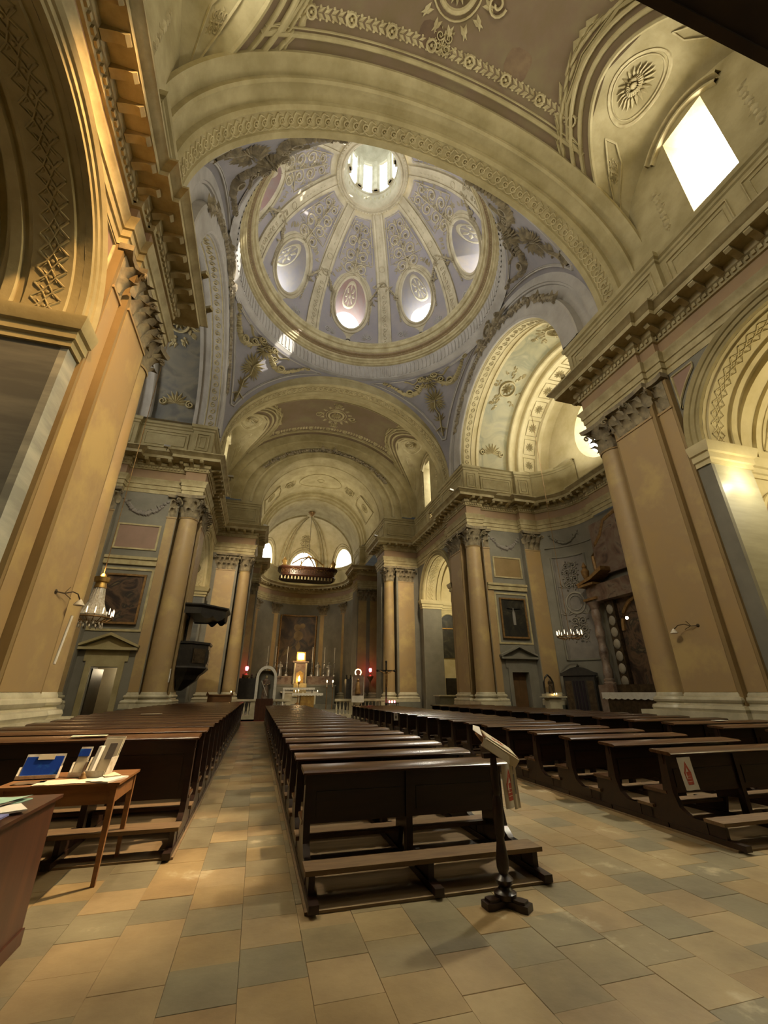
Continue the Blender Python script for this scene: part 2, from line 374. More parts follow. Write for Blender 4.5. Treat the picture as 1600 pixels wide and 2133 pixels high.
# ------------------------------------------------------------------ plan of the church (s = distance from the axis, y along the nave)
def arc(cx, cy, r, a0, a1, n): return [(cx + r * cos(R(a0 + (a1 - a0) * i / n)), cy + r * sin(R(a0 + (a1 - a0) * i / n))) for i in range(n + 1)]
FRIEZE = ([(7.9, -3), (7.9, 7.6), (7.7, 7.6), (7.7, 8.15), (7.55, 8.15), (7.55, 10.85), (8.55, 10.85), (8.55, 10.6), (11.3, 10.6), (11.3, 10.95), (12.45, 10.95)]
          + arc(11.4, 13.6, 2.65, -66, 0, 6)[1:] + [(14.05, 14.2), (13.9, 14.2), (13.9, 18.0), (14.05, 18.0)] + arc(11.4, 18.6, 2.65, 0, 66, 6)[:-1]
          + [(12.45, 21.25), (11.3, 21.25), (11.3, 21.6), (8.55, 21.6), (8.55, 21.25), (7.55, 21.25), (7.55, 24.05), (7.7, 24.05), (7.7, 24.6), (7.9, 24.6),
             (7.9, 31.1), (5.05, 31.1), (5.05, 33.4), (6.9, 33.4), (6.9, 39.4), (4.7, 39.4), (4.7, 41.75)] + arc(0, 44.2, 5.3, -20, 90, 16)[1:])
WALL_T = [(7.9, 7.6), (7.7, 7.6), (7.7, 8.15), (7.55, 8.15), (7.55, 9.75), (8.6, 9.75), (8.6, 10.6)]
WALL_A = [(8.6, 10.6), (11.3, 10.6), (11.3, 10.95), (12.45, 10.95)] + arc(11.4, 13.6, 2.65, -66, 0, 6)[1:] + [(14.05, 14.2), (14.05, 18.0)] + arc(11.4, 18.6, 2.65, 0, 66, 6)[:-1] + [(12.45, 21.25), (11.3, 21.25), (11.3, 21.6)]
WALL_B = [(8.6, 21.6), (8.6, 22.45), (7.55, 22.45), (7.55, 24.05), (7.7, 24.05), (7.7, 24.6), (7.9, 24.6), (7.9, 24.65)]
WALL_C = [(7.9, 29.95), (7.9, 31.1), (6.05, 31.1), (6.05, 31.95), (5.05, 31.95), (5.05, 33.4), (6.9, 33.4), (6.9, 39.4), (4.7, 39.4), (4.7, 41.75)] + arc(0, 44.2, 5.3, -20, 90, 16)[1:]
ATTIC = ([(7.75, -3), (7.75, 6.6), (7.55, 6.6), (7.55, 11.0), (8.6, 11.0), (8.6, 10.8), (11.3, 10.8), (11.3, 11.0), (12.4, 11.1)] + arc(11.3, 13.6, 2.65, -64, 0, 6)[1:])
ATTIC2 = (arc(11.3, 18.6, 2.65, 0, 64, 6) + [(12.4, 21.1), (11.3, 21.2), (11.3, 21.4), (8.6, 21.4), (8.6, 21.2), (7.55, 21.2), (7.55, 25.0), (7.75, 25.0), (7.75, 30.95), (5.05, 30.95), (5.05, 33.5), (5.25, 33.5), (5.25, 38.9), (4.7, 38.9), (4.7, 41.75)] + arc(0, 44.2, 5.25, -20, 90, 16)[1:])
SIDE = {1: 'right', -1: 'left'}

# floor: nearest stone tiles one by one, the rest joined
fl = MB(); fl.box(-16, 24, -4, 54, -0.4, -0.005)
M['joint'] = mat('floor_joint', '6a5f48', '5a503c', 3, 0.7)
floor = struct('floor', fl, 'joint', 'worn floor of tan and grey stone tiles in rows', 'floor')
TC = ['9a8763', '927c57', '87795c', '7a715a', '978260', 'a08c68', '82785f', '8f7753']
tms = []
for i, c in enumerate(TC):
    b = hx(c); d = tuple(x * f for x, f in zip(b, (0.56, 0.53, 0.50)))
    k = 'tile%d' % i; M[k] = mat('floor_stone_%d' % i, d, b, 1.3, 0.42, 0.08, 14, lo=0.3, hi=0.62, spec=0.45); tms.append(k)
    _e = [n for n in M[k].node_tree.nodes if n.type == 'VALTORGB'][0].color_ramp.elements.new(0.70); _e.color = (*hx('b3a588'), 1)
TS = 0.405; tiles = []
x0 = -1.95
for i in range(-12, 44):
    for j in range(0, 116):
        x = x0 + i * TS + 0.0; y = 1.9 + j * TS + (0.13 * ((i * 7) % 3) if i < 11 else 0.2 * (i % 2))
        tiles.append((x, y))
def visible(x, y):
    v = Vector((x, y, -1.56)); fw = Vector((sin(R(15.7)) * cos(R(23.5)), cos(R(15.7)) * cos(R(23.5)), sin(R(23.5)))); rt = Vector((cos(R(15.7)), -sin(R(15.7)), 0)); up = rt.cross(fw)
    z = v.dot(fw)
    if z < 0.2: return False
    px = 800 + 863 * v.dot(rt) / z; py = 1066.5 - 863 * v.dot(up) / z
    return -60 < px < 1660 and py < 2190
def hidden_by_pews(x, y): return (0.75 < x < 2.5 and y > 5.2) or (x > 5.5 and y > 6.0) or (x < -1.0 and y > 6.6)
near = [t for t in tiles if visible(*t)]
near.sort(key=lambda t: (hidden_by_pews(*t), t[0] ** 2 + t[1] ** 2))
pick = set(near[:300]); rest = MB()
tmesh = {}
def tile_mesh(k):
    if k not in tmesh:
        b = MB(); h = TS / 2 - 0.0006; g = 0.0022
        pr = [(h, -0.03), (h, -0.003), (h - g, 0.0)]
        for q in range(3): pass
        vs = []
        for r_, z_ in pr: vs += [(-r_, -r_, z_), (r_, -r_, z_), (r_, r_, z_), (-r_, r_, z_)]
        fs = [(a + i, a + (i + 1) % 4, a + 4 + (i + 1) % 4, a + 4 + i) for a in (0, 4) for i in range(4)] + [(8, 9, 10, 11)]
        b.add(vs, fs); tmesh[k] = b.data('tile', k)
    return tmesh[k]
rmi = []
for t in tiles:
    x, y = t; k = random.choices(range(8), [3, 3, 3, 3, 3, 2, 3, 2])[0]
    if t in pick:
        place('tile', tile_mesh(tms[k]), floor, (x + TS / 2, y + TS / 2, random.uniform(-.002, .002)))
    elif y < 30.5 and -6.5 < x < 15:
        h = TS / 2 - .0006; cx, cy = x + TS / 2, y + TS / 2
        rest.add([(cx - h, cy - h, 0), (cx + h, cy - h, 0), (cx + h, cy + h, 0), (cx - h, cy + h, 0)], [(0, 1, 2, 3)], k)
rest.build('far_tiles', tms, floor, kind='stuff')

# lower walls
def wall_run(mb, side, pts, z0, z1, mi=0): sweep(mb, side_path(side, pts), [(0, z0), (0, z1)], mi)
def arch_wall(mb, mp, u0, u1, z0, z1, uc, hw, zs, rise, n=20, mi=0):
    ts = rng(pi, 0, n)
    mb.add([mp(u0, z0), mp(uc - hw, z0), mp(uc - hw, zs), mp(uc - hw, z1), mp(u0, z1)], [(0, 1, 2, 3, 4)], mi)
    mb.add([mp(uc + hw, z0), mp(u1, z0), mp(u1, z1), mp(uc + hw, z1), mp(uc + hw, zs)], [(0, 1, 2, 3, 4)], mi)
    mb.grid(lambda t, k: mp(uc + hw * cos(t), z1 if k else zs + rise * sin(t)), ts, (0, 1), mi)
def arch(mb, mp, cu, prof, n=48, zs=ZS, t0=0.0, t1=pi, mi=0):
    return mb.grid(lambda t, j: mp(cu + prof[j][0] * cos(t), zs + prof[j][1] * sin(t), prof[j][2]), rng(t0, t1, n), range(len(prof)), mi)
AY = [4.55, 27.3]; AHS = [2.66, 2.65]; AZ = 8.1
walls = {}
for sd in (1, -1):
    w = MB(); nm = SIDE[sd]
    mpw = lambda y, z, sd=sd: P(sd, 7.9, y, z)
    arch_wall(w, mpw, -3.0, 7.6, 0, 10.9, AY[0], AHS[0], AZ, AHS[0])
    arch_wall(w, mpw, 24.62, 29.97, 0, 10.9, AY[1], AHS[1], AZ, AHS[1])
    wall_run(w, sd, WALL_T, -.1, 10.9, 1); wall_run(w, sd, WALL_A, -.1, 10.9); wall_run(w, sd, WALL_B, -.1, 10.9, 1); wall_run(w, sd, WALL_C, -.1, 10.9)
    # transept wall with its doorway
    mt = lambda s, z, sd=sd: P(sd, s, 21.6, z)
    for a, b, c, d in ((8.6, 9.65, 0, 10.9), (10.68, 11.3, 0, 10.9), (9.65, 10.68, 2.57, 10.9)):
        w.add([mt(a, c), mt(b, c), mt(b, d), mt(a, d)], [(0, 1, 2, 3)])
    for a, b in (((9.65, 21.6), (9.65, 22.5)), ((10.68, 21.6), (10.68, 22.5))):
        w.add([P(sd, a[0], a[1], 0), P(sd, b[0], b[1], 0), P(sd, b[0], b[1], 2.57), P(sd, a[0], a[1], 2.57)], [(0, 1, 2, 3)])
    w.add([P(sd, 9.65, 21.6, 2.57), P(sd, 10.68, 21.6, 2.57), P(sd, 10.68, 22.5, 2.57), P(sd, 9.65, 22.5, 2.57)], [(0, 1, 2, 3)])
    # soffits over the niches in which the columns stand
    for (s0, s1, y0, y1) in ((7.55, 8.6, 9.75, 10.85), (7.55, 8.6, 21.25, 22.45), (5.05, 6.05, 31.1, 31.95)):
        w.add([P(sd, s0, y0, 10.9), P(sd, s1, y0, 10.9), P(sd, s1, y1, 10.9), P(sd, s0, y1, 10.9)], [(0, 1, 2, 3)])
    walls[sd] = struct('wall_' + nm, w, ['grey', 'tan_flat'], '%s side wall of the nave, grey-blue marbled plaster behind tan pilasters' % nm, 'wall')
w = MB(); w.box(XC - 9, XC + 9, -3.3, -3.0, 0, 26)
struct('wall_back', w, 'grey', 'west wall of the church behind the viewer', 'wall')

# side chapels seen through the arcade arches
for sd in (1, -1):
    for ai, yc in enumerate(AY):
        c = MB(); AH = AHS[ai]; AV = 2.72 if ai == 0 else AH; FV = AV / AH
        deep = 12.9 if sd > 0 or ai else 12.2
        mp = lambda y, z, s, sd=sd: P(sd, s, y, z)
        # jambs and arch soffit
        for yy in (yc - AH, yc + AH):
            c.add([P(sd, 7.9, yy, 0), P(sd, 9.3, yy, 0), P(sd, 9.3, yy, 7.75), P(sd, 7.9, yy, 7.75)], [(0, 1, 2, 3)], 0)
            y2 = yy + (.40 if yy > yc else -.40); jp = MB(); jp.box(min(XC + sd * 7.78, XC + sd * 7.9), max(XC + sd * 7.78, XC + sd * 7.9), min(yy, y2), max(yy, y2), 0, 7.75)
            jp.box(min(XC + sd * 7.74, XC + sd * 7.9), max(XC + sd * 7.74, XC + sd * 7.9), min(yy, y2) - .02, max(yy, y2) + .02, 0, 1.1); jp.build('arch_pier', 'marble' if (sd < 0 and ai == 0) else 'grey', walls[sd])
        q = 2 if not (sd < 0 and ai == 0) else 3
        arch(c, mp, yc, [(AH, AH, 7.9), (AH, AH, 8.05), (AH - .05, AH - .05, 8.07), (AH - .05, AH - .05, 8.75), (AH, AH, 8.78), (AH, AH, 8.9), (AH - .08, AH - .08, 8.92), (AH - .08, AH - .08, 9.1), (AH, AH, 9.12), (AH, AH, 9.3)], 32, AZ, mi=q)
        # chapel room
        W_ = AH + .35
        for yy in (yc - W_, yc + W_):
            c.add([P(sd, 9.3, yy, 0), P(sd, deep, yy, 0), P(sd, deep, yy, 7.9), P(sd, 9.3, yy, 7.9)], [(0, 1, 2, 3)], 1)
        for a, b in ((yc - W_, yc - AH), (yc + AH, yc + W_)):
            c.add([P(sd, 9.3, a, 0), P(sd, 9.3, b, 0), P(sd, 9.3, b, 8.1), P(sd, 9.3, a, 8.1)], [(0, 1, 2, 3)], 1)
        arch(c, mp, yc, [(AH, AH, 9.3), (W_, W_ + .1, 9.3), (W_, W_ + .1, 10.3), (W_ - .1, W_, 10.32), (W_ - .1, W_, 10.5), (W_, W_ + .1, 10.52), (W_, W_ + .1, deep)], 32, 7.9, mi=q)
        c.add([P(sd, deep, yc - W_, 0), P(sd, deep, yc + W_, 0), P(sd, deep, yc + W_, 11.2), P(sd, deep, yc - W_, 11.2)], [(0, 1, 2, 3)], 1)
        nm = ['near', 'far'][ai] + ' ' + SIDE[sd]
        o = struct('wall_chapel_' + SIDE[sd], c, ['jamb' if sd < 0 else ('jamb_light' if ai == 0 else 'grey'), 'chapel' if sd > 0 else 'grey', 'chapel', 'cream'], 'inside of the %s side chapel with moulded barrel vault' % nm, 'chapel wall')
        # impost cornice
        im = MB()
        for sg in (-1, 1):
            y1 = yc + sg * AH
            pth = [(7.78, y1 + sg * .40), (7.78, y1), (9.3, y1), (9.3, y1 + sg * .35), (deep, y1 + sg * .35)]
            if sg > 0: pth = [p for p in pth[::-1]]
            w_ = [(XC + sd * s, y) for s, y in pth]
            if sd < 0: w_ = w_[::-1]
            if sg > 0 and ai == 0 and sd > 0: pass
            w_ = w_[::-1]
            sweep(im, w_, [(0, 7.42), (-.05, 7.42), (-.05, 7.55), (-.1, 7.58), (-.1, 7.75), (-.16, 7.78), (-.22, 7.98), (-.22, 8.06), (0, 8.1)] if True else [])
        im.build('impost_cornice', 'cream' if sd < 0 else 'chapel', o)
        # carved bands of the soffit
        def fn(u, v, h, sd=sd, yc=yc): return P(sd, v, yc + (AH - .05 - h) * cos(u / AH), AZ + (AH - .05 - h) * sin(u / AH))
        og = Orn(fn); L_ = AH * pi; n = 26
        for i in range(n):
            u = L_ * (i + .5) / n
            og.ribbon([(u - .15, 8.16), (u - .02, 8.3), (u + .15, 8.4), (u - .02, 8.5), (u - .15, 8.64)], .045, .024); og.ribbon([(u + .15, 8.16), (u + .02, 8.3), (u - .15, 8.4), (u + .02, 8.5), (u + .15, 8.64)], .045, .024); og.blob(u, 8.4, .05, .03)
            for la in (.7, 2.4, 3.9, 5.5): og.leaf(u + .03 * cos(la), 8.4 + .08 * sin(la), la, .15, .07, .03)
        og.mb.build('carved_soffit_band', 'chapel' if q == 2 else 'cream', o, kind='stuff')
        if sd > 0:
            def fn2(u, v, h, sd=sd, yc=yc): return P(sd, v, yc + (AH + .33 - h) * cos(u / AH), 7.9 + (AH + .43 - h) * sin(u / AH))
            og = Orn(fn2); 
            for i, uc_ in enumerate((1.2, 2.75, 4.16, 5.6, 7.1)):
                og.loop([(uc_ + .62 * cos(a) / max(abs(cos(a)), abs(sin(a))) if False else uc_ + .6 * cos(a), 11.7 + .85 * sin(a)) for a in rng(R(22.5), R(382.5), 8)[:-1]], .07, .05)
                og.loop([(uc_ - .68, 10.75), (uc_ + .68, 10.75), (uc_ + .68, 12.7), (uc_ - .68, 12.7)], .06, .04); og.rosette(uc_, 11.7, .35, .05, 10)
            og.mb.build('coffer_frames', 'chapel', o)
# archivolts on the nave side with triangular spandrel panels
for sd in (1, -1):
    for ai, yc in enumerate(AY):
        AH = AHS[ai]; a = MB(); mp = lambda y, z, s, sd=sd: P(sd, s, y, z); r = AH
        rv_ = 0
        arch(a, lambda y, z, s, sd=sd: P(sd, s, y, z), yc, [(x_, x_ + rv_, d_) for x_, x__, d_ in [(r, r, 7.9), (r, r, 7.78), (r + .10, r + .10, 7.78), (r + .12, r + .12, 7.74), (r + .24, r + .24, 7.74), (r + .26, r + .26, 7.70), (r + .36, r + .36, 7.65), (r + .41, r + .41, 7.69), (r + .43, r + .43, 7.9)]], 40, AZ)
        a.build('archivolt', 'cream', walls[sd])
        if ai == 0:
            for sg in (1,):
                pn = MB(); pts = [(yc + 2.95, 10.72), (yc + 2.25, 10.72)] + [(yc + 3.36 * cos(t), AZ + 3.36 * sin(t)) for t in rng(R(47), R(30), 6)] + [(yc + 2.95, 9.5)]
                pn.prism(pts, lambda y, z, sd=sd: P(sd, 7.87, y, z), lambda y, z, sd=sd: P(sd, 7.895, y, z))
                pn.build('spandrel_panel', 'pink', walls[sd])
                fr = Orn(lambda u, v, h, sd=sd: P(sd, 7.87 - h, u, v)); fr.loop(pts, .07, .04); fr.mb.build('spandrel_frame', 'rail', walls[sd])

# ---- entablature, attic
ENT_A = [(0, 10.9), (.02, 10.9), (.02, 11.1), (.06, 11.12), (.06, 11.33), (.1, 11.35), (.1, 11.5), (.17, 11.6), (.19, 11.66), (0, 11.68)]
ENT_F = [(0, 11.66), (0, 12.22)]
ENT_C = [(0, 12.2), (.06, 12.22), (.08, 12.28), (.08, 12.42), (.15, 12.46), (.17, 12.52), (.17, 12.66), (.66, 12.66), (.66, 12.82), (.70, 12.84), (.78, 12.93), (.86, 12.97), (.87, 13.02), (-.5, 13.04)]
ATT = [(.1, 13.02), (.1, 13.25), (.04, 13.32), (0, 13.34), (0, 14.74), (.05, 14.78), (.05, 14.88), (.12, 14.93), (.14, 15.02), (.14, 15.1), (-.6, 15.12)]
modm = MB(); modm.grid(lambda u, k: ((-.09 if k in (0, 3) else .09) if False else 0, 0, 0), [0], [0]) if False else None
modm.prism([(.0, 0), (.46, 0), (.47, -.06), (.40, -.13), (.28, -.10), (.14, -.14), (0.0, -.20)], lambda y, z: (-.085, y, z), lambda y, z: (.085, y, z))
mod_me = modm.data('modillion', 'rail')
for sd in (1, -1):
    pth = side_path(sd, FRIEZE)
    c = MB(); sweep(c, pth, ENT_C); nm = SIDE[sd]
    tr = struct('trim_%d' % (1 if sd > 0 else 2), c, 'rail', 'bracketed cornice running along the %s side of the church above the capitals' % nm, 'cornice')
    a = MB(); sweep(a, pth, ENT_A); a.build('architrave', 'rail', tr)
    a = MB(); sweep(a, pth, ENT_F); a.build('frieze', 'terra', tr)
    den = MB(); cnt = 0; far = MB()
    for x, y, an in along(pth, .52, off=.17):
        if y < 33 and cnt < 300:
            place('modillion', mod_me, tr, (x, y, 12.66), an); cnt += 1
        else:
            ca, sa = cos(an), sin(an)
            far.box(-.085, .085, 0, .44, -.15, 0, f=lambda px, py, pz: (x + px * ca - py * sa, y + px * sa + py * ca, 12.66 + pz))
    far.build('far_modillions', 'rail', tr, kind='stuff')
    for x, y, an in along(pth, .17, off=.08):
        if y > 33: continue
        ca, sa = cos(an), sin(an); den.box(-.05, .05, 0, .055, 12.29, 12.41, f=lambda px, py, pz: (x + px * ca - py * sa, y + px * sa + py * ca, pz))
    den.build('dentils', 'rail', tr, kind='stuff')
    # attic with sunk panels
    at = MB(); ap1 = side_path(sd, ATTIC); ap2 = side_path(sd, ATTIC2); sweep(at, ap1, ATT); sweep(at, ap2, ATT)
    to = struct('trim_%d' % (3 if sd > 0 else 4), at, 'cream', 'low attic with sunk panels above the %s cornice' % nm, 'attic')
    pan = MB()
    for p, q in list(zip(ap1, ap1[1:])) + list(zip(ap2, ap2[1:])):
        dx, dy = q[0] - p[0], q[1] - p[1]; l = sqrt(dx * dx + dy * dy)
        if l < .9: continue
        k = max(1, int(l / 2.4)); nx, ny = -dy / l, dx / l; ux, uy = dx / l, dy / l
        for j in range(k):
            a0 = l * j / k + .22; a1 = l * (j + 1) / k - .22
            og = Orn(lambda u, v, h: (p[0] + ux * u + nx * h, p[1] + uy * u + ny * h, v), pan)
            og.loop([(a0, 13.55), (a1, 13.55), (a1, 14.55), (a0, 14.55)], .07, .05); og.loop([(a0 + .16, 13.71), (a1 - .16, 13.71), (a1 - .16, 14.39), (a0 + .16, 14.39)], .04, .03)
    pan.build('panel_mouldings', 'rail', to)

# ---- columns and pilasters
def acanthus(hh=.5, ww=.24, curl=.16):
    b = MB(); n = 6; rows = []
    for i in range(n + 1):
        t = i / n; y = -(.03 + .05 * t + curl * max(0, (t - .45) / .55) ** 1.6); z = hh * (t if t < .85 else .85 + (t - .85) * .1 - (t - .85) * .5)
        w = ww * (.8 + .45 * sin(pi * min(t * 1.15, 1))) * (1 if t < .75 else 1 - (t - .75) * 2.6) * (1 if i % 2 else .78)
        rows.append([(-w / 2, y + .05, z), (-w / 4, y, z), (0, y - .03, z), (w / 4, y, z), (w / 2, y + .05, z)])
    b.grid(lambda i, j: rows[i][j], range(n + 1), range(5)); return b
leaf_lo = acanthus(.48, .34, .24).data('acanthus_leaf', 'capital'); leaf_hi = acanthus(.56, .32, .30).data('acanthus_leaf', 'capital')
vb = MB()
pts = [(0, -(.05 + .14 * (1 - .8 * i / 16) * sin(0) + .16 * (1 - .85 * i / 18) * (1 - cos(2 * pi * 1.5 * i / 18)) / 2 + .1), .1 - .12 * (1 - .85 * i / 18) * sin(2 * pi * 1.5 * i / 18)) for i in range(19)]
vb.tube([(0, -.02, -.3), (0, -.08, -.12), (0, -.2, .02)] + [(0, -.27 - .1 * (1 - i / 16) * sin(2 * pi * 1.4 * i / 16), -.08 + .1 * (1 - i / 16) * cos(2 * pi * 1.4 * i / 16)) for i in range(14)], [.05, .05, .045] + [.04 - .0015 * i for i in range(14)], 6)
vol_me = vb.data('volute', 'capital')
_cache = {}
def col_meshes(r):
    if ('c', r) in _cache: return _cache[('c', r)]
    H0, H1 = 1.56, 9.7
    sh = MB(); sh.lathe([(r * (1.0 - .14 * (t ** 1.8)), H0 + (H1 - H0) * t) for t in rng(0, 1, 14)] + [(r * .86 + .03, H1 - .05), (r * .9 + .03, H1)], 32)
    ba = MB(); ba.lathe([(r, 1.56), (r + .03, 1.50), (r + .03, 1.46), (r + .10, 1.44), (r + .12, 1.38), (r + .1, 1.33), (r + .05, 1.30), (r + .06, 1.26), (r + .16, 1.24), (r + .19, 1.17), (r + .16, 1.10), (r + .12, 1.1)], 32)
    q = r + .2; ba.box(-q, q, -q, q, .92, 1.1)
    pl = MB(); q = r + .24; pl.box(-q, q, -q, q, 0, .92)
    ca = MB(); ca.lathe([(r * .84, 0), (r * .86, .5), (r * .95, .85), (r * 1.2, 1.02)], 24)
    A = r * 1.42; ab = []
    for k in range(4):
        for t in rng(-1, 1, 6)[:-1]:
            a = k * pi / 2; x = A; y = A * t; x2 = x - .14 * (1 - t * t); ab.append((x2 * cos(a) - y * sin(a), x2 * sin(a) + y * cos(a)))
    ca.prism(ab, lambda x, y: (x * .95, y * .95, 1.04), lambda x, y: (x, y, 1.2))
    _cache[('c', r)] = (sh.data('shaft', 'tan'), ba.data('base', 'white'), pl.data('plinth', 'plinth'), ca.data('capital', 'capital')); return _cache[('c', r)]
def column(x, y, r, label, group=None):
    t = thing('column', label, 'column', (x, y, 0), None, group)
    sh, ba, pl, ca = col_meshes(r)
    place('shaft', sh, t); place('base', ba, t); place('plinth', pl, t); c = place('capital', ca, t, (0, 0, 9.7))
    for i in range(8):
        a = 2 * pi * i / 8; place('acanthus_leaf', leaf_lo, c, (r * .84 * sin(a), -r * .84 * cos(a), .02), a)
        a += pi / 8; place('acanthus_leaf', leaf_hi, c, (r * .86 * sin(a), -r * .86 * cos(a), .34), a)
    for i in range(4):
        a = pi / 4 + pi / 2 * i; place('volute', vol_me, c, (r * 1.02 * sin(a), -r * 1.02 * cos(a), .92), a)
    return t
def pil_meshes(w, d, z1=9.7):
    k = ('p', w, d)
    if k in _cache: return _cache[k]
    h = w / 2; sh = MB(); sh.box(-h, h, -.012, d, 1.56, z1)
    sh.box(-h - .03, h + .03, -.045, d, z1 - .07, z1)
    ba = MB()
    def pr(mb, prof):
        path = [(h, d), (h, 0), (-h, 0), (-h, d)]; sweep(mb, path, [(-o, z) for o, z in prof] if False else prof)
    path = [(-h, d), (-h, 0), (h, 0), (h, d)]
    sweep(ba, path, [(0, 1.56), (-.03, 1.50), (-.03, 1.46), (-.09, 1.44), (-.11, 1.38), (-.09, 1.33), (-.05, 1.30), (-.06, 1.26), (-.15, 1.24), (-.18, 1.17), (-.15, 1.1), (-.19, 1.1), (-.19, .92), (-.22, .92)])
    pl = MB(); sweep(pl, path, [(-.19, .92), (-.22, .92), (-.22, 0)])
    ca = MB(); ca.box(-h + .02, h - .02, -.02, d, 0, 1.04); ca.prism([(-h - .12, d), (-h - .12, -.2), (-h * .5, -.13), (h * .5, -.13), (h + .12, -.2), (h + .12, d)], lambda x, y: (x, y, 1.04), lambda x, y: (x * 1.04, y * 1.04, 1.2))
    _cache[k] = (sh.data('shaft', 'tan'), ba.data('base', 'white'), pl.data('plinth', 'plinth'), ca.data('capital', 'capital')); return _cache[k]
def pilaster(x, y, w, d, rot, label, group=None):
    t = thing('pilaster', label, 'pilaster', (x, y, 0), rot, group); sh, ba, pl, ca = pil_meshes(w, d)
    place('shaft', sh, t); place('base', ba, t); place('plinth', pl, t); c = place('capital', ca, t, (0, 0, 9.7))
    n = max(1, int(round(w / .34)))
    for i in range(n): place('acanthus_leaf', leaf_lo, c, (-w / 2 + w * (i + .5) / n, 0, .02))
    for i in range(n + 1 if w > .6 else 1):
        xx = -w / 2 + w * i / n if w > .6 else 0; place('acanthus_leaf', leaf_hi, c, (xx, 0, .34))
    if w > .6:
        for sg in (-1, 1): place('volute', vol_me, c, (sg * w / 2, 0, .92), sg * pi / 4); place('volute', vol_me, c, (sg * .08, .05, .92), 0)
    return t
for sd in (1, -1):
    nm = SIDE[sd]; rw = -pi / 2 * sd
    X = lambda s: XC + sd * s
    column(X(8.07), 10.4, .5, 'tall tan column with leafy capital at the near %s corner under the dome' % nm)
    column(X(8.07), 21.8, .5, 'tall tan column with leafy capital at the far %s corner under the dome' % nm)
    column(X(5.55), 31.55, .44, 'slimmer tan column beside the opening of the choir on the %s' % nm)
    pilaster(X(7.55), 8.97, 1.42, .1, rw, 'broad tan pilaster beside the near %s column, facing the nave' % nm)
    pilaster(X(7.7), 7.9, .44, .1, rw, 'narrow tan pilaster strip next to the near %s chapel arch' % nm)
    pilaster(X(7.55), 23.25, 1.42, .1, rw, 'broad tan pilaster behind the far %s dome column, facing the nave' % nm)
    pilaster(X(7.7), 24.3, .44, .1, rw, 'narrow tan pilaster strip beside the far %s chapel arch' % nm)
    pilaster(X(8.85), 21.58, .42, .1, 0, 'slim tan pilaster half hidden behind the far %s column' % nm)
    pilaster(X(11.88), 21.25, 1.05, .1, 0, 'tan pilaster on the far wall of the %s transept' % nm)
    pilaster(X(6.85), 31.1, 1.3, .1, 0, 'tan pilaster facing the nave beside the choir column on the %s' % nm)
    pilaster(X(6.35), 39.4, .8, .1, 0, 'outer tan pilaster at the mouth of the apse on the %s' % nm)
    pilaster(X(5.2), 39.4, .8, .1, 0, 'inner tan pilaster at the mouth of the apse on the %s' % nm)
    for an, lb in ((30, 'beside the altar painting'), (62, 'on the curved side of the apse')):
        a = R(an); pilaster(XC + sd * 5.3 * sin(a), 44.2 + 5.3 * cos(a), .95, .1, -a * sd, 'tan pilaster of the apse %s, %s side' % (lb, nm))

# ------------------------------------------------------------------ vaults, arches, dome
VA, VB = 8.0, 6.8
def ray_poly(c, a, poly):
    """point where the ray from c at angle a leaves the polygon"""
    dx, dy = cos(a), sin(a); best = None
    for i in range(len(poly)):
        (x1, y1), (x2, y2) = poly[i], poly[(i + 1) % len(poly)]
        ex, ey = x2 - x1, y2 - y1; den = dx * ey - dy * ex
        if abs(den) < 1e-12: continue
        t = ((x1 - c[0]) * ey - (y1 - c[1]) * ex) / den; u = ((x1 - c[0]) * dy - (y1 - c[1]) * dx) / den
        if t > 1e-9 and -1e-6 <= u <= 1 + 1e-6 and (best is None or t < best): best = t
    best = best or 0
    return (c[0] + dx * best, c[1] + dy * best)
def radial(mb, fn, c, outer, inner, n=48, steps=3, mi=0):
    an = sorted(set([round(2 * pi * i / n, 5) for i in range(n)] + [round(atan2(p[1] - c[1], p[0] - c[0]) % (2 * pi), 5) for p in (outer if len(outer) < 12 else []) + (inner if len(inner) < 12 else [])]))
    rows = [(ray_poly(c, a, inner), ray_poly(c, a, outer)) for a in an]
    mb.grid(lambda i, t: fn(rows[i][0][0] + (rows[i][1][0] - rows[i][0][0]) * t, rows[i][0][1] + (rows[i][1][1] - rows[i][0][1]) * t), range(len(rows)), rng(0, 1, steps), mi, True)
def rect(u0, u1, v0, v1): return [(u0, v0), (u1, v0), (u1, v1), (u0, v1)]
def ell(cu, cv, a, b, n=40): return [(cu + a * cos(2 * pi * i / n), cv + b * sin(2 * pi * i / n)) for i in range(n)]

